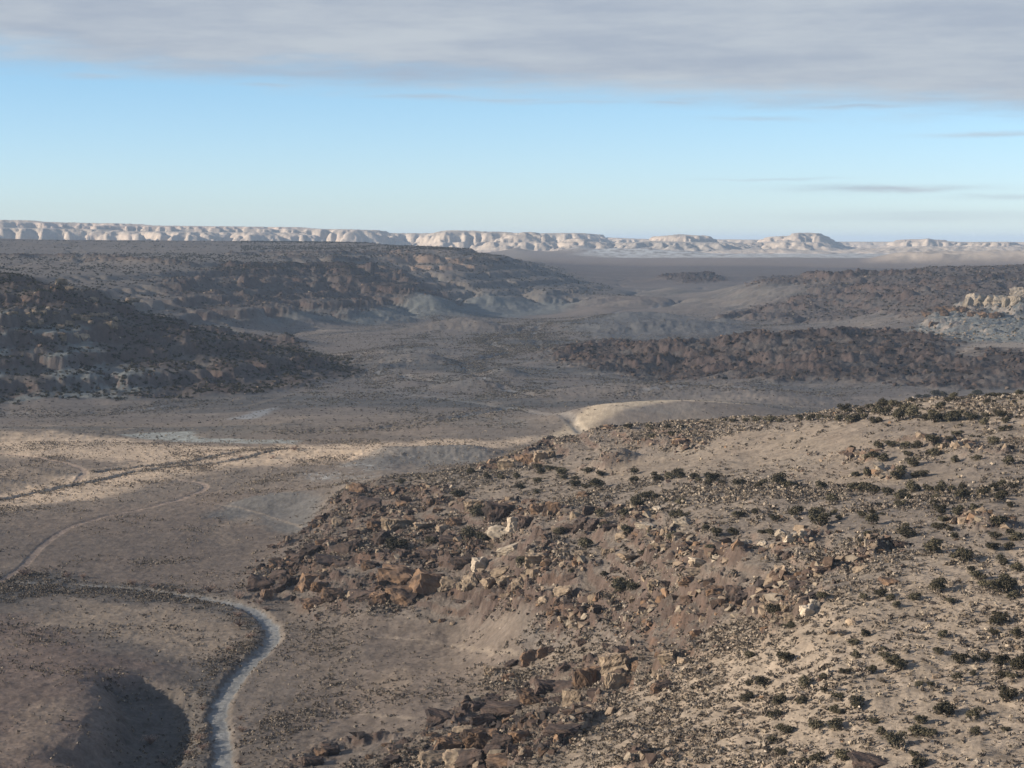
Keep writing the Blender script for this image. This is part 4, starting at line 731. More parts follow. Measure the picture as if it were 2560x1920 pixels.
# ------------------------------------------------------------------ plant and rock shapes
def coloured(name, rough=.95, bump=0.0, scale=2.0, var=.25, rand=0.0, base=None):
    m, nt, b = princ(name, rough, .1); L = nt.links.new
    if base is None:
        a_ = N(nt, 'ShaderNodeAttribute'); a_.attribute_name = 'Col'; src = a_.outputs['Color']
    else:
        rgb = N(nt, 'ShaderNodeRGB'); rgb.outputs[0].default_value = (*base, 1); src = rgb.outputs[0]
    tc = N(nt, 'ShaderNodeTexCoord'); n = N(nt, 'ShaderNodeTexNoise'); L(tc.outputs['Object'], n.inputs[0]); n.inputs['Scale'].default_value = scale; n.inputs['Detail'].default_value = 5; n.inputs['Roughness'].default_value = .65
    v = mth(nt, 'MULTIPLY_ADD', n.outputs[0], 2 * var, 1 - var)
    if rand:
        oi = N(nt, 'ShaderNodeObjectInfo'); v = mth(nt, 'MULTIPLY', v, mth(nt, 'MULTIPLY_ADD', oi.outputs['Random'], 2 * rand, 1 - rand))
    vm = N(nt, 'ShaderNodeVectorMath'); vm.operation = 'SCALE'; L(src, vm.inputs[0]); L(v, vm.inputs['Scale']); L(vm.outputs[0], b.inputs['Base Color'])
    if bump:
        bp = N(nt, 'ShaderNodeBump'); bp.inputs['Strength'].default_value = bump; bp.inputs['Distance'].default_value = .4; L(n.outputs[0], bp.inputs['Height']); L(bp.outputs[0], b.inputs['Normal'])
    return m
M_LEAF = coloured('juniper_foliage', .9, 0, 1.5, .35, .45)
M_BARK = coloured('juniper_bark', .95, .3, 6, .3, .2, (.11, .085, .07))
M_BRUSH = coloured('dry_brush', .95, 0, 1.0, .2)
M_TWIG = coloured('bare_twigs', .95, 0, 1.0, .25, .2)
M_ROCK = coloured('rock', .92, .9, 2.2, .55, .22)
M_RUB = coloured('rubble', .95, .5, 1.5, .3)
M_WOOD = coloured('weathered_wood', .95, .3, 5, .3, .2, (.16, .13, .11))
M_WIRE = coloured('fence_wire', .6, 0, 5, .2, 0, (.12, .11, .10))
M_COAT = coloured('dark_coat', .8, 0, 3, .2, 0, (.03, .022, .018))

def leaf_cloud(r, lobes, n, size, cols, sq=1.0, flat=.85, inner=.35):
    """n small leaf faces spread through lumpy lobes (x, y, z, radius)"""
    V_, F_, C_ = [], [], []
    w = np.array([l[3] ** 2 for l in lobes]); w = w / w.sum()
    for i in range(n):
        lx, ly, lz, lr = lobes[r.choice(len(lobes), p=w)]
        d = r.normal(size=3); d /= np.linalg.norm(d); d[2] = abs(d[2]) * 1.0 if r.random() < .75 else d[2]
        rad = lr * (1 - inner * r.random() ** 1.5) * (1 + .12 * r.normal())
        p = np.array([lx, ly, lz]) + d * rad * np.array([1, 1, flat])
        if p[2] < 0: p[2] = .03 + .1 * r.random() * lr
        nrm = d + .7 * r.normal(size=3); nrm /= np.linalg.norm(nrm)
        t = np.cross(nrm, r.normal(size=3)); t /= np.linalg.norm(t) + 1e-9; b = np.cross(nrm, t); s_ = size * (.6 + .8 * r.random())
        k = len(V_)
        V_ += [p - t * s_ - b * s_ * .6, p + t * s_ * .9 - b * s_ * .5, p + b * s_ + nrm * s_ * .3 + t * s_ * .2 * r.normal()]
        F_.append((k, k + 1, k + 2)); c = cols[0] + (cols[1] - cols[0]) * r.random(); c = c * (.7 + .6 * r.random()); C_ += [c, c, c]
    return np.array(V_), np.array(F_), np.array(C_, np.float32)
def crown_lobes(r, w=1.0):
    out = [(0, 0, .26, .40)]
    for i in range(r.integers(3, 10)):
        a = r.random() * 6.28; q = .14 + .32 * r.random(); out.append((q * math.cos(a) * w, q * math.sin(a) * w, .16 + .42 * r.random(), .17 + .14 * r.random()))
    return out
LC = (np.array([.030, .029, .020]), np.array([.10, .086, .056]))
def tube(pts, rad, n=6):
    V_, F_ = [], []; pts = [np.array(p, float) for p in pts]
    for i, (p, q) in enumerate(zip(pts, rad)):
        d = pts[min(i + 1, len(pts) - 1)] - pts[max(i - 1, 0)]; d /= np.linalg.norm(d) + 1e-9
        a = np.cross(d, (0.3, 1, .2)); a /= np.linalg.norm(a); b = np.cross(d, a)
        for k in range(n): t = 6.2832 * k / n; V_.append(p + q * (math.cos(t) * a + math.sin(t) * b))
    for i in range(len(pts) - 1):
        for k in range(n):
            a = i * n + k; b = i * n + (k + 1) % n; F_ += [(a, b, b + n), (a, b + n, a + n)]
    return np.array(V_), np.array(F_)
def join(parts):
    V_, F_, C_ = [], [], []; k = 0
    for p in parts:
        V_.append(p[0]); F_.append(p[1] + k); k += len(p[0])
        C_.append(p[2] if len(p) > 2 else np.zeros((len(p[0]), 3), np.float32) + .1)
    return np.concatenate(V_), np.concatenate(F_), np.concatenate(C_)
jr = np.random.default_rng(11)
JM = []         # juniper variants: crown mesh, trunk mesh (unit width)
for i in range(12):
    tall = .75 + .45 * jr.random()
    v, f, c = leaf_cloud(jr, crown_lobes(jr), 1000, .050, LC, flat=tall, inner=.55)
    v[:, 2] *= 1.0
    cm = mesh_from('crown', v, f, M_LEAF, c, None, False)
    tb = []
    for k in range(4):
        a = jr.random() * 6.28; e = (.22 * math.cos(a), .22 * math.sin(a), .5 + .15 * jr.random())
        tb.append(tube([(0.02 * math.cos(a), .02 * math.sin(a), -.08), (e[0] * .3, e[1] * .3, .14), (e[0] * .7, e[1] * .7, .3), e], [.045, .032, .02, .008], 5))
    v2, f2, c2_ = join(tb); tm = mesh_from('trunk', v2, f2, M_BARK)
    JM.append((cm, tm))
def block_geo(r, npt=10, sub=0):
    """an angular broken block: the hull of a few points on a box, roughened when cut finer"""
    import bmesh
    bm = bmesh.new(); p = r.uniform(-1, 1, (npt, 3)); ax = r.integers(0, 3, npt); p[np.arange(npt), ax] = np.sign(p[np.arange(npt), ax]) * r.uniform(.8, 1, npt); p *= np.array([1, r.uniform(.65, 1), r.uniform(.6, .95)])
    for q in p: bm.verts.new(q)
    res = bmesh.ops.convex_hull(bm, input=bm.verts[:]); bmesh.ops.delete(bm, geom=[g for g in res['geom_interior'] if isinstance(g, bmesh.types.BMVert)], context='VERTS')
    for k in range(sub): bmesh.ops.subdivide_edges(bm, edges=bm.edges[:], cuts=1, use_grid_fill=True)
    bmesh.ops.triangulate(bm, faces=bm.faces[:]); bm.verts.index_update(); bm.verts.ensure_lookup_table()
    v = np.array([x.co[:] for x in bm.verts]); f = np.array([[q.index for q in x.verts] for x in bm.faces]); bm.free()
    if sub:
        n1, n2 = Noise(int(r.integers(1e6))), Noise(int(r.integers(1e6))); bd_ = r.uniform(7, 12)
        d = 1 + .12 * n1(v[:, 0] * 2 + 5, v[:, 1] * 2 + v[:, 2] * 2.3) + .09 * n2(v[:, 0] * 5 + v[:, 2] * 4, v[:, 1] * 5 + 9) + .05 * n1(v[:, 0] * 11 + v[:, 2] * 9, v[:, 1] * 11)
        d -= .5 * np.clip(.12 - np.abs(n2(v[:, 0] * 1.5 + v[:, 2] * .9, v[:, 1] * 1.5 - v[:, 2])), 0, 1)
        v = v * d[:, None]; v[:, :2] *= (1 + .03 * np.sign(np.sin(v[:, 2] * bd_ + 1.5 * n1(v[:, 0], v[:, 1]))))[:, None]
    return v, f
def rock_geo(r, sub=3, chips=9, squash=(1, 1, .8), layered=False):
    import bmesh
    bm = bmesh.new(); bmesh.ops.create_icosphere(bm, subdivisions=sub, radius=1.0)
    v = np.array([x.co[:] for x in bm.verts]); f = np.array([[q.index for q in x.verts] for x in bm.faces]); bm.free()
    n1 = Noise(int(r.integers(1e6))); 
    for k in range(chips):                                     # flat broken faces
        d = r.normal(size=3); d[2] *= .7; d /= np.linalg.norm(d); o = .50 + .34 * r.random(); h = v @ d; over = np.maximum(h - o, 0); v = v - over[:, None] * d * .95
    n2_ = Noise(int(r.integers(1e6)))
    dsp = 1 + .16 * n1(v[:, 0] * 1.6 + 5, v[:, 1] * 1.6 + v[:, 2] * 1.7) + .10 * n1(v[:, 0] * 4 + v[:, 2] * 3, v[:, 1] * 4 + 9) + .06 * n2_(v[:, 0] * 9 + v[:, 2] * 8, v[:, 1] * 9 - v[:, 2] * 5)
    dsp = dsp - .30 * np.clip(.10 - np.abs(n2_(v[:, 0] * 1.7 + v[:, 2] * .8, v[:, 1] * 1.7 - v[:, 2])), 0, 1) * 3
    v = v * dsp[:, None]
    if layered:
        z = v[:, 2]; v[:, :2] *= (1 + .10 * np.sign(np.sin(z * 13 + 2 * n1(v[:, 0], v[:, 1]))))[:, None]
    return v * np.array(squash), f
RC = {'d': (np.array([.055, .045, .041]), np.array([.105, .075, .060])), 'r': (np.array([.125, .088, .066]), np.array([.21, .135, .085])),
      't': (np.array([.235, .18, .130]), np.array([.32, .25, .175])), 'p': (np.array([.40, .34, .265]), np.array([.32, .265, .20]))}
BM_ = {}
br = np.random.default_rng(5)
for key, (ca, cb) in RC.items():
    BM_[key] = []
    for i in range(9):
        v, f = block_geo(br, 16 + 5 * (i % 4), 3) if (i % 3 or key in 'dr') else rock_geo(br, 4, 16, (1, .85 + .3 * br.random(), 1))
        nz_ = Noise(100 + i); t = np.clip(.5 + .9 * nz_(v[:, 0] * 1.6 + 3, v[:, 1] * 1.6 + v[:, 2] * 1.3), 0, 1)[:, None]
        c = ca + t * (cb - ca)
        if key in 'rt':                                         # desert varnish on parts of the rock
            w_ = sm(nz_(v[:, 0] * 1.1 + v[:, 2], v[:, 1] * 1.1 + 7), .05, .3)[:, None] * (.8 if key == 'r' else .35); c = c + w_ * (RC['d'][0] - c)
        BM_[key].append(mesh_from('boulder', v, f, M_ROCK, c.astype(np.float32), None, False))

# ------------------------------------------------------------------ words for labels
def third(x, a, b, w): return w[0] if x < a else (w[1] if x < b else w[2])
def where_(u, v):
    if v < 700 and u < 1200: return 'on the dark left hill'
    if v < 720: return 'on the pale right edge ledge'
    if v > 1360 and u < 1330: return 'on the lower centre rocky rim'
    if v > 1290 and u >= 1330: return 'on the lower right sandy slope'
    if v > 1200 and u < 900: return 'at the tip of the rocky spur'
    if v > 1200 and u < 1330: return 'in the spur front boulder row'
    if v > 1200: return 'around the shaded gully'
    if v > 1090 and u < 1330: return 'on the upper rocky spur'
    if v > 1090: return 'on the right scrubby shelf'
    if v > 1000 and u < 1330: return 'on the spur top below the outcrop'
    if v > 1000: return 'in the shelf tree line'
    if v > 925 and u < 1250: return 'on the tawny bench end outcrop'
    if v > 925: return 'by the grassy bowl ledges'
    return 'along the bench crest'
def spot(u, v):
    return third(u % 300, 100, 200, ('left', 'mid', 'right')), third(v % 90, 30, 60, ('upper', 'middle', 'lower'))
def put(name, mesh, loc, scale, rotz, tilt=0, parent=None, **props):
    o = bpy.data.objects.new(name, mesh); scene.collection.objects.link(o)
    if parent is None: o.location = loc; o.scale = scale; o.rotation_euler = (tilt * math.cos(rotz * 3), tilt * math.sin(rotz * 5), rotz)
    else: o.parent = parent
    for k, v in props.items(): o[k] = v
    return o
# ------------------------------------------------------------------ boulders
pr = np.random.default_rng(21)
placed = []
CW = {'d': 'dark brown', 'r': 'rust brown', 't': 'tan', 'p': 'pale cream'}
def add_boulder(u, v, w, h, key, extra=''):
    x, y, z = at(u, v); D = math.sqrt(x * x + y * y + (z - CAM_Z) ** 2); wm = w / F * D; hm = h / F * D
    g = float(ground_z(x, y)); 
    size = third(wm, 4.5, 9, ('small', 'large', 'huge')) + (' squat' if h < .55 * w else (' tall' if h > .9 * w else ''))
    a, b = spot(u, v)
    put('boulder', BM_[key][pr.integers(9)], (x, y + wm * .3, g + hm * .22), (wm * .60, wm * (.42 + .2 * pr.random()), hm * .68), pr.random() * .9 - .45, .25 * pr.random(),
        label='%s %s boulder %s' % (size, CW[key], where_(u, v)), category='boulder', group='boulders scattered over the spurs and ledges', _uv=(float(u), float(v)))
    placed.append((u, v))
for b_ in BOULDERS: e_ = 1.35 if b_[1] < 740 else 1.08; add_boulder(b_[0], b_[1], b_[2] * e_, b_[3] * e_, b_[4])
nb = 0
while nb < 300 - len(BOULDERS):
    u = pr.uniform(520, 1560); v = pr.uniform(1020, 1640); x, y, z = at(u, v)
    m = float(sample(M['boulder_front'], x, y)) + float(sample(M['spur_a_rocks'], x, y))
    if pr.random() > m or min((abs(u - a) * .7 + abs(v - b) for a, b in placed), default=99) < 13: continue
    w = 14 + 14 * pr.random() ** 2; add_boulder(u, v, w, w * (.5 + .4 * pr.random()), pr.choice(list('ddrrt'))); nb += 1
# ------------------------------------------------------------------ junipers
JUNIPERS.sort(key=lambda q: -q[2])
for i, (u, v, w) in enumerate(JUNIPERS[:300]):
    x, y, z = at(u, v); D = math.sqrt(x * x + y * y + (z - CAM_Z) ** 2); wm = w / F * D; g = float(ground_z(x, y)); cm, tm = JM[pr.integers(12)]
    asp = pr.uniform(.75, 1.15); rz = pr.random() * 6.28; a, b = spot(u, v)
    lab = '%s dark green juniper %s' % (third(wm, 2.2, 3.4, ('small', 'rounded', 'broad')) + (' upright' if asp > .98 else ' low' if asp < .82 else ''), where_(u, v))
    pp = dict(label=lab, category='juniper', group='junipers dotted over the near slopes', _uv=(float(u), float(v)))
    if True:
        r = bpy.data.objects.new('juniper_tree', None); scene.collection.objects.link(r); r.location = (x, y, g - .05); r.scale = (wm * 1.28, wm * 1.28, wm * asp * 1.12); r.rotation_euler = (0, 0, rz)
        for k_, v_ in pp.items(): r[k_] = v_
        put('trunk', tm, None, None, 0, parent=r); put('crown', cm, None, None, 0, parent=r)
# ------------------------------------------------------------------ bare pinkish shrubs along the streambed
SM = []
for i in range(4):
    tb = []
    for k in range(70):
        a = jr.random() * 6.28; e = jr.random() ** .6 * .5; tb.append(tube([(0, 0, 0), (e * .4 * math.cos(a), e * .4 * math.sin(a), .25), (e * math.cos(a), e * math.sin(a), .35 + .3 * jr.random())], [.012, .010, .005], 3))
    v, f, c = join(tb); c[:] = (.22, .16, .13); l = leaf_cloud(jr, crown_lobes(jr), 260, .03, (np.array([.20, .15, .12]), np.array([.33, .24, .19])), flat=.7)
    v, f, c = join([(v, f, c), l]); SM.append(mesh_from('bare_shrub', v, f, M_TWIG, c, None, False))
for i, (u, v, w) in enumerate(SHRUBS):
    x, y, z = at(u, v); D = math.hypot(math.hypot(x, y), z - CAM_Z); wm = w / F * D * .95
    lab = 'bare pinkish shrub %s, %s side' % ('on the straw flat by the cut channel' if v < 1100 else 'beside the upper streambed' if v < 1300 else 'at the bend of the gravel streambed' if v < 1420 else 'on the bank of the lower streambed', ordinal(i) if False else third(u, 300, 480, ('left', 'middle', 'right')))
    put('bare_shrub', SM[i % 4], (x, y, float(ground_z(x, y)) - .05), (wm, wm, wm * .75), pr.random() * 6, label=lab, category='shrub', group='bare shrubs lining the dry streambed', _uv=(float(u), float(v)))
# ------------------------------------------------------------------ barbed wire fence
def fence():
    pts = smooth_path([(1826,974),(1790,1003),(1763,1025),(1738,1044),(1708,1058),(1686,1070),(1664,1087),(1640,1108),(1615,1138)], 30)
    g = [at(*p) for p in pts]; root = bpy.data.objects.new('wire_fence', None); scene.collection.objects.link(root); root.location = g[0]
    root['label'] = 'thin wire fence on wooden posts running diagonally down through the grassy bowl'; root['category'] = 'fence'
    out = [g[0]]; 
    for q in g:
        if math.dist(q[:2], out[-1][:2]) > 4.5: out.append(q)
    v, f = tube([(0, 0, -.3), (0, 0, .8), (.02, 0, 1.5)], [.10, .095, .085], 6); pm = mesh_from('post', v, f, M_WOOD)
    wires = []
    for k, q in enumerate(out):
        o = put('post', pm, None, None, 0, parent=root); o.location = (q[0] - g[0][0], q[1] - g[0][1], float(ground_z(q[0], q[1])) - g[0][2]); o.scale = (1.2, 1.2, 1 + .15 * pr.random()); o.rotation_euler = (.08 * pr.normal(), .08 * pr.normal(), 0)
        o.parent = root
    loc = [(q[0] - g[0][0], q[1] - g[0][1], float(ground_z(q[0], q[1])) - g[0][2]) for q in out]
    v, f, c = join([tube([(a, b, c_ + hh) for a, b, c_ in loc], [.008] * len(loc), 3) for hh in (.5, .85, 1.2)])
    put('wire', mesh_from('wire', v, f, M_WIRE), None, None, 0, parent=root); print('posts', len(out))
fence()
# ------------------------------------------------------------------ a lone dark horse on the flat
def horse():
    x, y, z = at(211, 1007)
    v = [(0,0,1.25),(.45,0,1.32),(.75,0,1.30),(-.45,0,1.30),(-.75,0,1.32),(1.0,0,1.62),(1.18,0,1.88),(1.42,0,1.78),(1.62,0,1.62),
         (.68,.17,.95),(.72,.17,.5),(.68,.17,.05),(.62,-.17,.95),(.52,-.17,.5),(.42,-.17,.05),(-.72,.17,1.0),(-.88,.17,.55),(-.82,.17,.05),(-.70,-.17,1.0),(-.72,-.17,.55),(-.60,-.17,.05),
         (-.98,0,1.30),(-1.12,0,1.0),(-1.12,0,.65),(1.14,.07,2.02),(1.14,-.07,2.02)]
    e = [(0,1),(1,2),(0,3),(3,4),(2,5),(5,6),(6,7),(7,8),(2,9),(9,10),(10,11),(2,12),(12,13),(13,14),(4,15),(15,16),(16,17),(4,18),(18,19),(19,20),(4,21),(21,22),(22,23),(6,24),(6,25)]
    rad = [.32,.31,.30,.30,.29,.19,.15,.12,.08,.13,.065,.055,.13,.065,.055,.16,.075,.055,.16,.075,.055,.07,.06,.03,.035,.035]
    me = bpy.data.meshes.new('horse'); me.from_pydata(v, e, []); me.materials.append(M_COAT); o = link('horse', me, label='dark horse standing alone on the straw coloured flat near the road bend', category='horse')
    sk = o.modifiers.new('skin', 'SKIN'); o.modifiers.new('sub', 'SUBSURF').levels = 1
    for i, r_ in enumerate(rad): me.skin_vertices[0].data[i].radius = (r_, r_)
    me.skin_vertices[0].data[0].use_root = True
    o.location = (x, y, float(ground_z(x, y))); o.rotation_euler = (0, 0, .25)
horse()
# ------------------------------------------------------------------ a dead snag in the bowl
def snag():
    x, y, z = at(1862, 944); tb = [tube([(0,0,-.1),(.05,0,.9),(-.05,.05,1.7),(.02,0,2.6)], [.14,.11,.08,.02], 6)]
    for k in range(7):
        a = k * 2.4; b = .7 + .25 * k; tb.append(tube([(0,0,b),(.5*math.cos(a),.5*math.sin(a),b+.25),(.8*math.cos(a),.8*math.sin(a),b+.6)], [.05,.035,.012], 4))
    v, f, c = join(tb); put('dead_tree', mesh_from('dead_tree', v, f, M_WOOD), (x, y, float(ground_z(x, y))), (1, 1, 1), 0, label='leafless dead snag standing alone above the fence in the grassy bowl', category='dead tree')
snag()

# ------------------------------------------------------------------ masses nobody could count
def mass(name, temps, x, y, size, colr, mat, label, squash=1.0, sink=.05, zc=None):
    n = len(x); g = ground_z(x, y); rot = pr.random(n) * 6.28; ch = pr.integers(0, len(temps), n); VV, FF, CC = [], [], []; k0 = 0
    for t, (tv, tf, tc_) in enumerate(temps):
        idx = np.nonzero(ch == t)[0]
        if len(idx) == 0: continue
        c, s_ = np.cos(rot[idx])[:, None], np.sin(rot[idx])[:, None]; sz = size[idx][:, None]
        sx = sz * pr.uniform(.8, 1.25, (len(idx), 1)); q = squash * pr.uniform(.7, 1.2, (len(idx), 1))
        vx = (tv[None, :, 0] * c - tv[None, :, 1] * s_) * sx + x[idx][:, None]; vy = (tv[None, :, 0] * s_ + tv[None, :, 1] * c) * sz + y[idx][:, None]
        vz = tv[None, :, 2] * sz * q + (g[idx] - sink * size[idx])[:, None]
        VV.append(np.stack([vx, vy, vz], -1).reshape(-1, 3)); FF.append((tf[None] + (np.arange(len(idx)) * len(tv))[:, None, None] + k0).reshape(-1, 3)); k0 += len(idx) * len(tv)
        CC.append((tc_[None] * colr[idx][:, None, :]).reshape(-1, 3))
    me = mesh_from(name, np.concatenate(VV), np.concatenate(FF), mat, np.concatenate(CC).astype(np.float32), None, False)
    link(name, me, kind='stuff', label=label); print(name, n, 'faces', len(me.polygons))
def scatter(n, m, az0, az1, d0, d1, far=True):
    """n candidate spots kept with the chance given by the mask m, even per square metre"""
    a = pr.uniform(az0, az1, n); d = np.sqrt(pr.uniform(d0 * d0, d1 * d1, n)); x, y = d * np.sin(a), d * np.cos(a)
    k = pr.random(n) < sample(m, x, y); return x[k], y[k], d[k]
def tpl(k, n, size, cols, flat): 
    return [leaf_cloud(jr, crown_lobes(jr), n, size, cols, flat=flat) for _ in range(k)]
ONE = (np.array([.75, .75, .75]), np.array([1.25, 1.25, 1.25]))
SG = np.array([[.165, .140, .112], [.22, .185, .147], [.115, .094, .075], [.25, .205, .152], [.07, .059, .047]])
def pick(pal, n, w=None): return pal[pr.choice(len(pal), n, p=w)] * pr.uniform(.8, 1.2, (n, 1))
A0, A1 = -.285, .285
clump = np.clip(.12 + 1.9 * c1 + 1.2 * c3, .03, 1)
nearscrub = np.clip(M['spur_a'] * .95 * clump + M['spur_b'] * (.60) * clump * (1 - .85 * M['bowl']), 0, 1)
nearscrub = np.clip(nearscrub + .22 * M['spur_a'] * (.6 + 1.5 * c3), 0, 1); nearscrub *= (1 - .55 * M['spur_a_sand'] * sm(cbig + c1 * .6, .1, .5))
x, y, d = scatter(760000, nearscrub, -.17, A1, 270, 1100)
sz = .28 + 1.15 * pr.random(len(x)) ** 2.8; sz *= 1 + .3 * (d > 600)
mass('sagebrush', tpl(6, 11, .25, ONE, .65), x, y, sz, pick(SG, len(x), [.3, .22, .24, .14, .10]), M_BRUSH, 'low grey sagebrush and dry tufts covering the near slopes', 1.15)
flat = (1 - M['spur_a']) * (1 - M['spur_b']) * (1 - M['left_hill']) * (1 - M['right_mound']) * (1 - M['plateau']) * (1 - M['right_hill']) * (wash > wash_w * 1.1 + 1.2 * (AZ < -.16)) * (roadm < .3)
bd = flat * np.clip(.6 * np.exp(-(gull1 / 5) ** 2) + .6 * np.exp(-(gull2 / 5) ** 2) + M['brush_band'] * .8 + M['brush_east'] * .55 + .05 + .35 * np.clip(c1, 0, 1) * (DD < 1500) - .06 * M['pink1'], 0, 1) * np.clip(.3 + 1.6 * c3 + c1, .04, 1)
x, y, d = scatter(1500000, bd, A0, .10, 480, 1500)
mass('valley_scrub', tpl(5, 9, .26, ONE, .6), x, y, .40 + 1.1 * pr.random(len(x)) ** 2.5 + .2 * (d > 900), pick(np.array([[.19, .162, .13], [.14, .118, .098], [.24, .195, .145], [.10, .082, .066]]), len(x)), M_BRUSH, 'sparse low scrub on the pinkish flats around the streambed', 1.0)
x, y, d = scatter(700000, flat * np.clip(.7 * np.exp(-((drains - 14) / 12) ** 2) + M['valley_brush'] * .9 * sm(c2 + c1, -.2, .6) + .07 + .12 * np.clip(cst, 0, 1), 0, 1), A0, A1, 1450, 4200)
mass('brush_thickets', tpl(4, 6, .34, ONE, .55), x, y, .7 + 1.5 * pr.random(len(x)) ** 2 + d / 6000, pick(np.array([[.10, .085, .07], [.15, .135, .11], [.07, .06, .05], [.20, .17, .13]]), len(x)), M_BRUSH, 'dark brushy thickets along the washes of the valley floor', .6)
tree_m = np.clip(M['left_hill'] * (.9 + 2.5 * c1) * 1.3 + M['plateau'] * (.16 + .5 * c1) * (1 - .95 * sm(DD, 4900, 5500) * (AZ < udir(520))) + M['cap_ridge'] * .8 * sm(Z, 84, 95) + M['right_hill'] * (.22 + .6 * c1) + M['cliff_band'] * .1 + M['white_outcrop'] * .06 + M['plateau'] * .6 * sm(c2, .2, .5) * sm(Z, 95, 110), 0, 1)
x, y, d = scatter(300000, tree_m, -.30, .30, 1850, 7800)
rest = np.array([at(u, v)[:2] for u, v, w in JUNIPERS[300:]]); rs_ = np.array([w for u, v, w in JUNIPERS[300:]]) / F * np.hypot(rest[:, 0], rest[:, 1])
tsz = 2.0 + 2.8 * pr.random(len(x)) ** 1.6; x = np.append(x, rest[:, 0]); y = np.append(y, rest[:, 1]); tsz = np.append(tsz, rs_)
mass('juniper_woodland', tpl(6, 26, .19, LC, .75), x, y, tsz, np.ones((len(x), 3)) * pr.uniform(.45, .95, (len(x), 1)), M_BRUSH, 'countless distant junipers speckling the far hills and tableland', 1.0)
def rocktpl(k, sub, fine=0):
    out = []
    for i in range(k):
        v, f = block_geo(br, 9 + i % 4, fine); v = v * .5; t = np.ones((len(v), 3)) * (1 + .2 * np.sin(v[:, :1] * 9 + v[:, 2:] * 7)); out.append((v, f, t))
    return out
RP = .92 * np.array([RC['d'][0], RC['d'][1], RC['r'][0], RC['r'][1], RC['t'][0], RC['p'][1] * .85])
rb = np.clip(ledge * .9 + M['boulder_front'] * (.50 * (1 - sm(AZ, -.045, .045)) + .10) + M['spur_a_rocks'] * .22 + M['bench_rocks'] * .3 + M['mid_right_rocks'] * .08 + M['gully_b'] * .5 + M['knoll'] + M['spur_b'] * .03 + M['spur_a'] * .06, 0, 1) * np.clip(.22 + 1.7 * c1 + 1.3 * c3, .02, 1)
x, y, d = scatter(420000, rb, -.16, A1, 330, 1150)
sz = .40 + (1.7 + 2.2 * sample(ledge, x, y)) * pr.random(len(x)) ** (4.6 - 1.4 * sample(ledge, x, y))
pal = pick(RP, len(x), [.34, .28, .16, .06, .13, .03]); pal2 = pick(RP, len(x), [.14, .16, .16, .08, .30, .16]); pal = np.where((pr.random(len(x)) < sm(np.arctan2(x, y), -.05, .10))[:, None], pal2, pal)
mass('rubble', rocktpl(8, 1, 1), x, y, sz, pal, M_RUB, 'broken rock rubble covering the spur faces and rims', 1.0, -.1)
rb = np.clip(fledge * 1.2 + M['left_hill'] * .30 + M['right_mound'] * 2.2 + M['plateau_slope'] * .25 + M['cap_ridge'] * .3 + M['right_hill'] * .30 + M['white_outcrop'] * .5 + M['black_hill'] + M['mid_rocks'] + M['cliff_band'] * .2, 0, 1) * np.clip(.4 + 1.4 * c1 + .6 * c3, .03, 1)
x, y, d = scatter(420000, rb, -.30, .30, 1850, 7000)
w_ = sample(M['white_outcrop'], x, y)[:, None]; w2 = sample(M['right_mound'], x, y)[:, None] + sample(M['black_hill'], x, y)[:, None]
pal = pick(RP, len(x), [.34, .26, .16, .06, .14, .04]); pal = pal + w_ * (RC['t'][1] - pal) * .8; pal = pal + np.clip(w2, 0, 1) * (DARK * .75 * pr.uniform(.5, 2.2, (len(x), 1)) - pal) * .9
mass('talus', rocktpl(5, 1), x, y, 1.0 + (5.0 + 3 * np.clip(w2[:, 0], 0, 1)) * pr.random(len(x)) ** 3.5, pal, M_RUB, 'fallen rocks littering the shaded hills across the valley', .9, -.1)
# ------------------------------------------------------------------ every label must point to one thing: look-alikes in one spot get their place in the photo
def sort_labels():
    from collections import defaultdict
    g = defaultdict(list)
    for o in scene.objects:
        if '_uv' in o: g[o['label']].append(o)
    C5 = {2: ('left', 'right'), 3: ('left', 'middle', 'right'), 4: ('leftmost', 'second from left', 'third from left', 'rightmost')}
    num = ['leftmost', 'second', 'third', 'fourth', 'fifth', 'sixth', 'seventh', 'eighth', 'ninth', 'tenth', 'eleventh', 'twelfth']
    for lab, os_ in g.items():
        if len(os_) == 1: continue
        os_.sort(key=lambda o: o['_uv'][0]); n = len(os_)
        for i, o in enumerate(os_):
            if n <= 12: s_ = (num[i] + (' from left' if i else '')) if i < n - 1 else 'rightmost'; o['label'] = lab + ', ' + s_
            else:
                j = n - 1 - i; s_ = (num[i] + (' from left' if i else '')) if i < 12 else (('rightmost' if j == 0 else num[j] + ' from right') if j < 12 else None)
                o['label'] = lab + ', ' + (s_ or 'mid row')
    for o in scene.objects:
        if '_uv' in o: del o['_uv']
sort_labels()
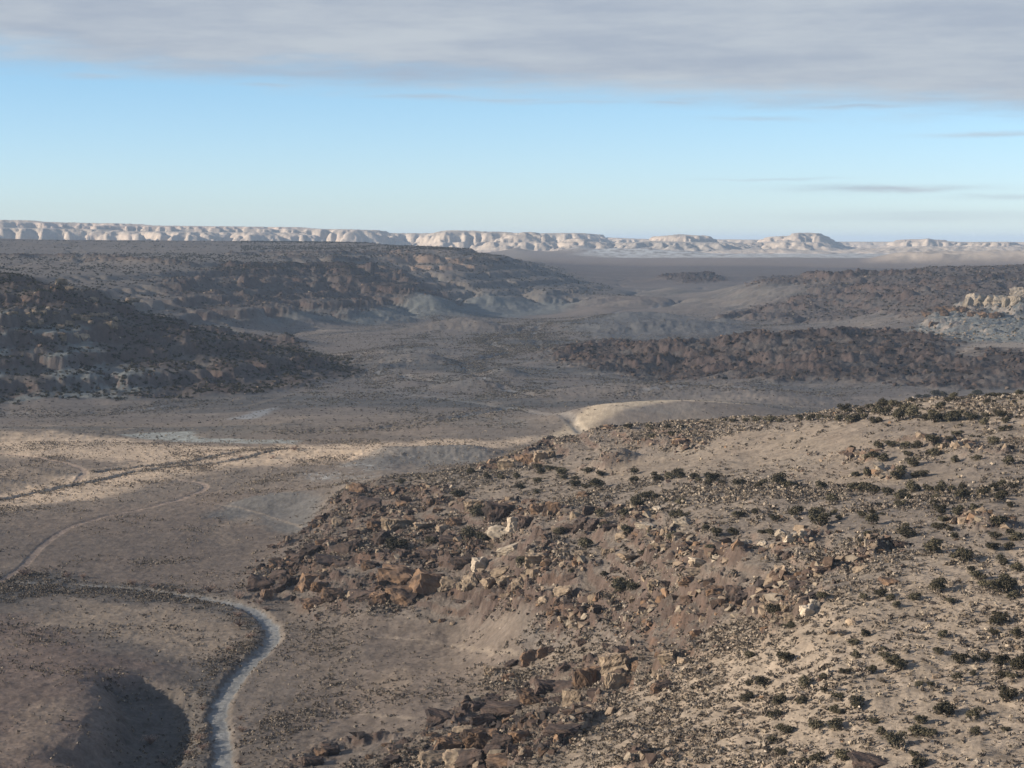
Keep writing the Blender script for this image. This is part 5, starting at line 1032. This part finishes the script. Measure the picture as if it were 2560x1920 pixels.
#@@CLOUDS
# ------------------------------------------------------------------ unseen clouds, shaped to shade the land (high to the left, between the sun and the valley)
CH = 1700.0
off = np.array([to_sun.x, to_sun.y]) / to_sun.z * (CH - 20)
def shade_cloud():
    gx_, gy_ = np.meshgrid(np.arange(-6500, 6501, 70.), np.arange(100, 11000, 70.))     # ground positions that are shaded
    r = np.hypot(gx_, gy_); a = np.arctan2(gx_, gy_)
    nA = fbm(gx_, gy_, 1500, 4, .55, 201); nB = fbm(gx_, gy_, 350, 3, .55, 202)
    u = a / .257
    near_edge = 1600 + 260 * sm(u, -.2, .3) + 60 * nA + 40 * nB - 40 * u
    far_edge = 8300 - 600 * u + 500 * nA + 300 * nB
    dens = .50 * sm(r, near_edge - 60, near_edge + 160) * (1 - sm(r, far_edge - 300, far_edge + 300))
    fore = 1130 - 230 * sm(u, .2, .9) + 40 * nB
    dens2 = (.46 - .30 * sm(u, -.55, -.25) - .10 * sm(u, .3, .9)) * (1 - sm(r, fore - 120, fore + 120))
    dens = np.maximum(dens, dens2)
    dens *= (.94 + .2 * nB)
    edge = sm(7000 - np.abs(gx_), 500, 2200)
    dens = np.clip(dens * edge, 0, .97)
    s = 1 - np.sqrt(1 - dens)            # each of the two skins
    thick = 20 + 60 * dens + 20 * nB * dens
    px = gx_ + off[0]; py = gy_ + off[1]
    h, w = px.shape; n = h * w
    top = np.stack([px, py, CH + thick], -1).reshape(-1, 3); bot = np.stack([px, py, CH - thick * .5], -1).reshape(-1, 3)
    c = np.arange(n).reshape(h, w); q = np.stack([c[:-1, :-1], c[:-1, 1:], c[1:, 1:], c[1:, :-1]], -1).reshape(-1, 4)
    ring = np.concatenate([c[0, :], c[1:, -1], c[-1, -2::-1], c[-2:0:-1, 0]]); nx = np.roll(ring, -1)
    side = np.stack([ring, nx, nx + n, ring + n], -1)
    m = bpy.data.materials.new('cloud_vapour'); m.use_nodes = True; nt = m.node_tree; nt.nodes.clear(); L = nt.links.new
    o = N(nt, 'ShaderNodeOutputMaterial'); tr = N(nt, 'ShaderNodeBsdfTransparent'); di = N(nt, 'ShaderNodeBsdfDiffuse'); di.inputs[0].default_value = (.78, .775, .77, 1)
    tl = N(nt, 'ShaderNodeBsdfTranslucent'); tl.inputs[0].default_value = (.78, .775, .77, 1); mm = N(nt, 'ShaderNodeMixShader'); L(di.outputs[0], mm.inputs[1]); L(tl.outputs[0], mm.inputs[2])
    mx = N(nt, 'ShaderNodeMixShader'); ac_ = N(nt, 'ShaderNodeAttribute'); ac_.attribute_name = 'rocky'
    L(ac_.outputs['Fac'], mx.inputs[0]); L(tr.outputs[0], mx.inputs[1]); L(mm.outputs[0], mx.inputs[2]); L(mx.outputs[0], o.inputs[0])
    sv = np.concatenate([s.ravel(), s.ravel()])
    me = mesh_from('shade_cloud', np.concatenate([top, bot]), np.concatenate([q, q[:, ::-1] + n, side]), m, None, sv)
    link('shade_cloud', me, kind='structure', label='unseen grey cloud bank high to the left, shaped to shade the valley')
shade_cloud()
# ------------------------------------------------------------------ haze
def haze():
    me = bpy.data.meshes.new('haze'); x = 42000.; y0, y1 = -3000., 62000.; z0_, z1 = float(Z.min()) - 2, float(max(Z.max(), CAM_Z)) + 8
    v = [(a, b, c) for c in (z0_, z1) for b in (y0, y1) for a in (-x, x)]
    me.from_pydata(v, [], [(0,2,3,1),(4,5,7,6),(0,1,5,4),(2,6,7,3),(0,4,6,2),(1,3,7,5)])
    m = bpy.data.materials.new('haze_air'); m.use_nodes = True; nt = m.node_tree; nt.nodes.clear()
    o = N(nt, 'ShaderNodeOutputMaterial'); p = N(nt, 'ShaderNodeVolumePrincipled')
    p.inputs['Color'].default_value = HAZE_COL; p.inputs['Density'].default_value = HAZE_D; p.inputs['Anisotropy'].default_value = 0.0
    nt.links.new(p.outputs[0], o.inputs['Volume']); me.materials.append(m)
    link('haze', me, kind='stuff', label='thin blue haze filling the air over the valley')
HAZE_D = 3.2e-5; HAZE_COL = (.60, .78, 1.0, 1)
haze()
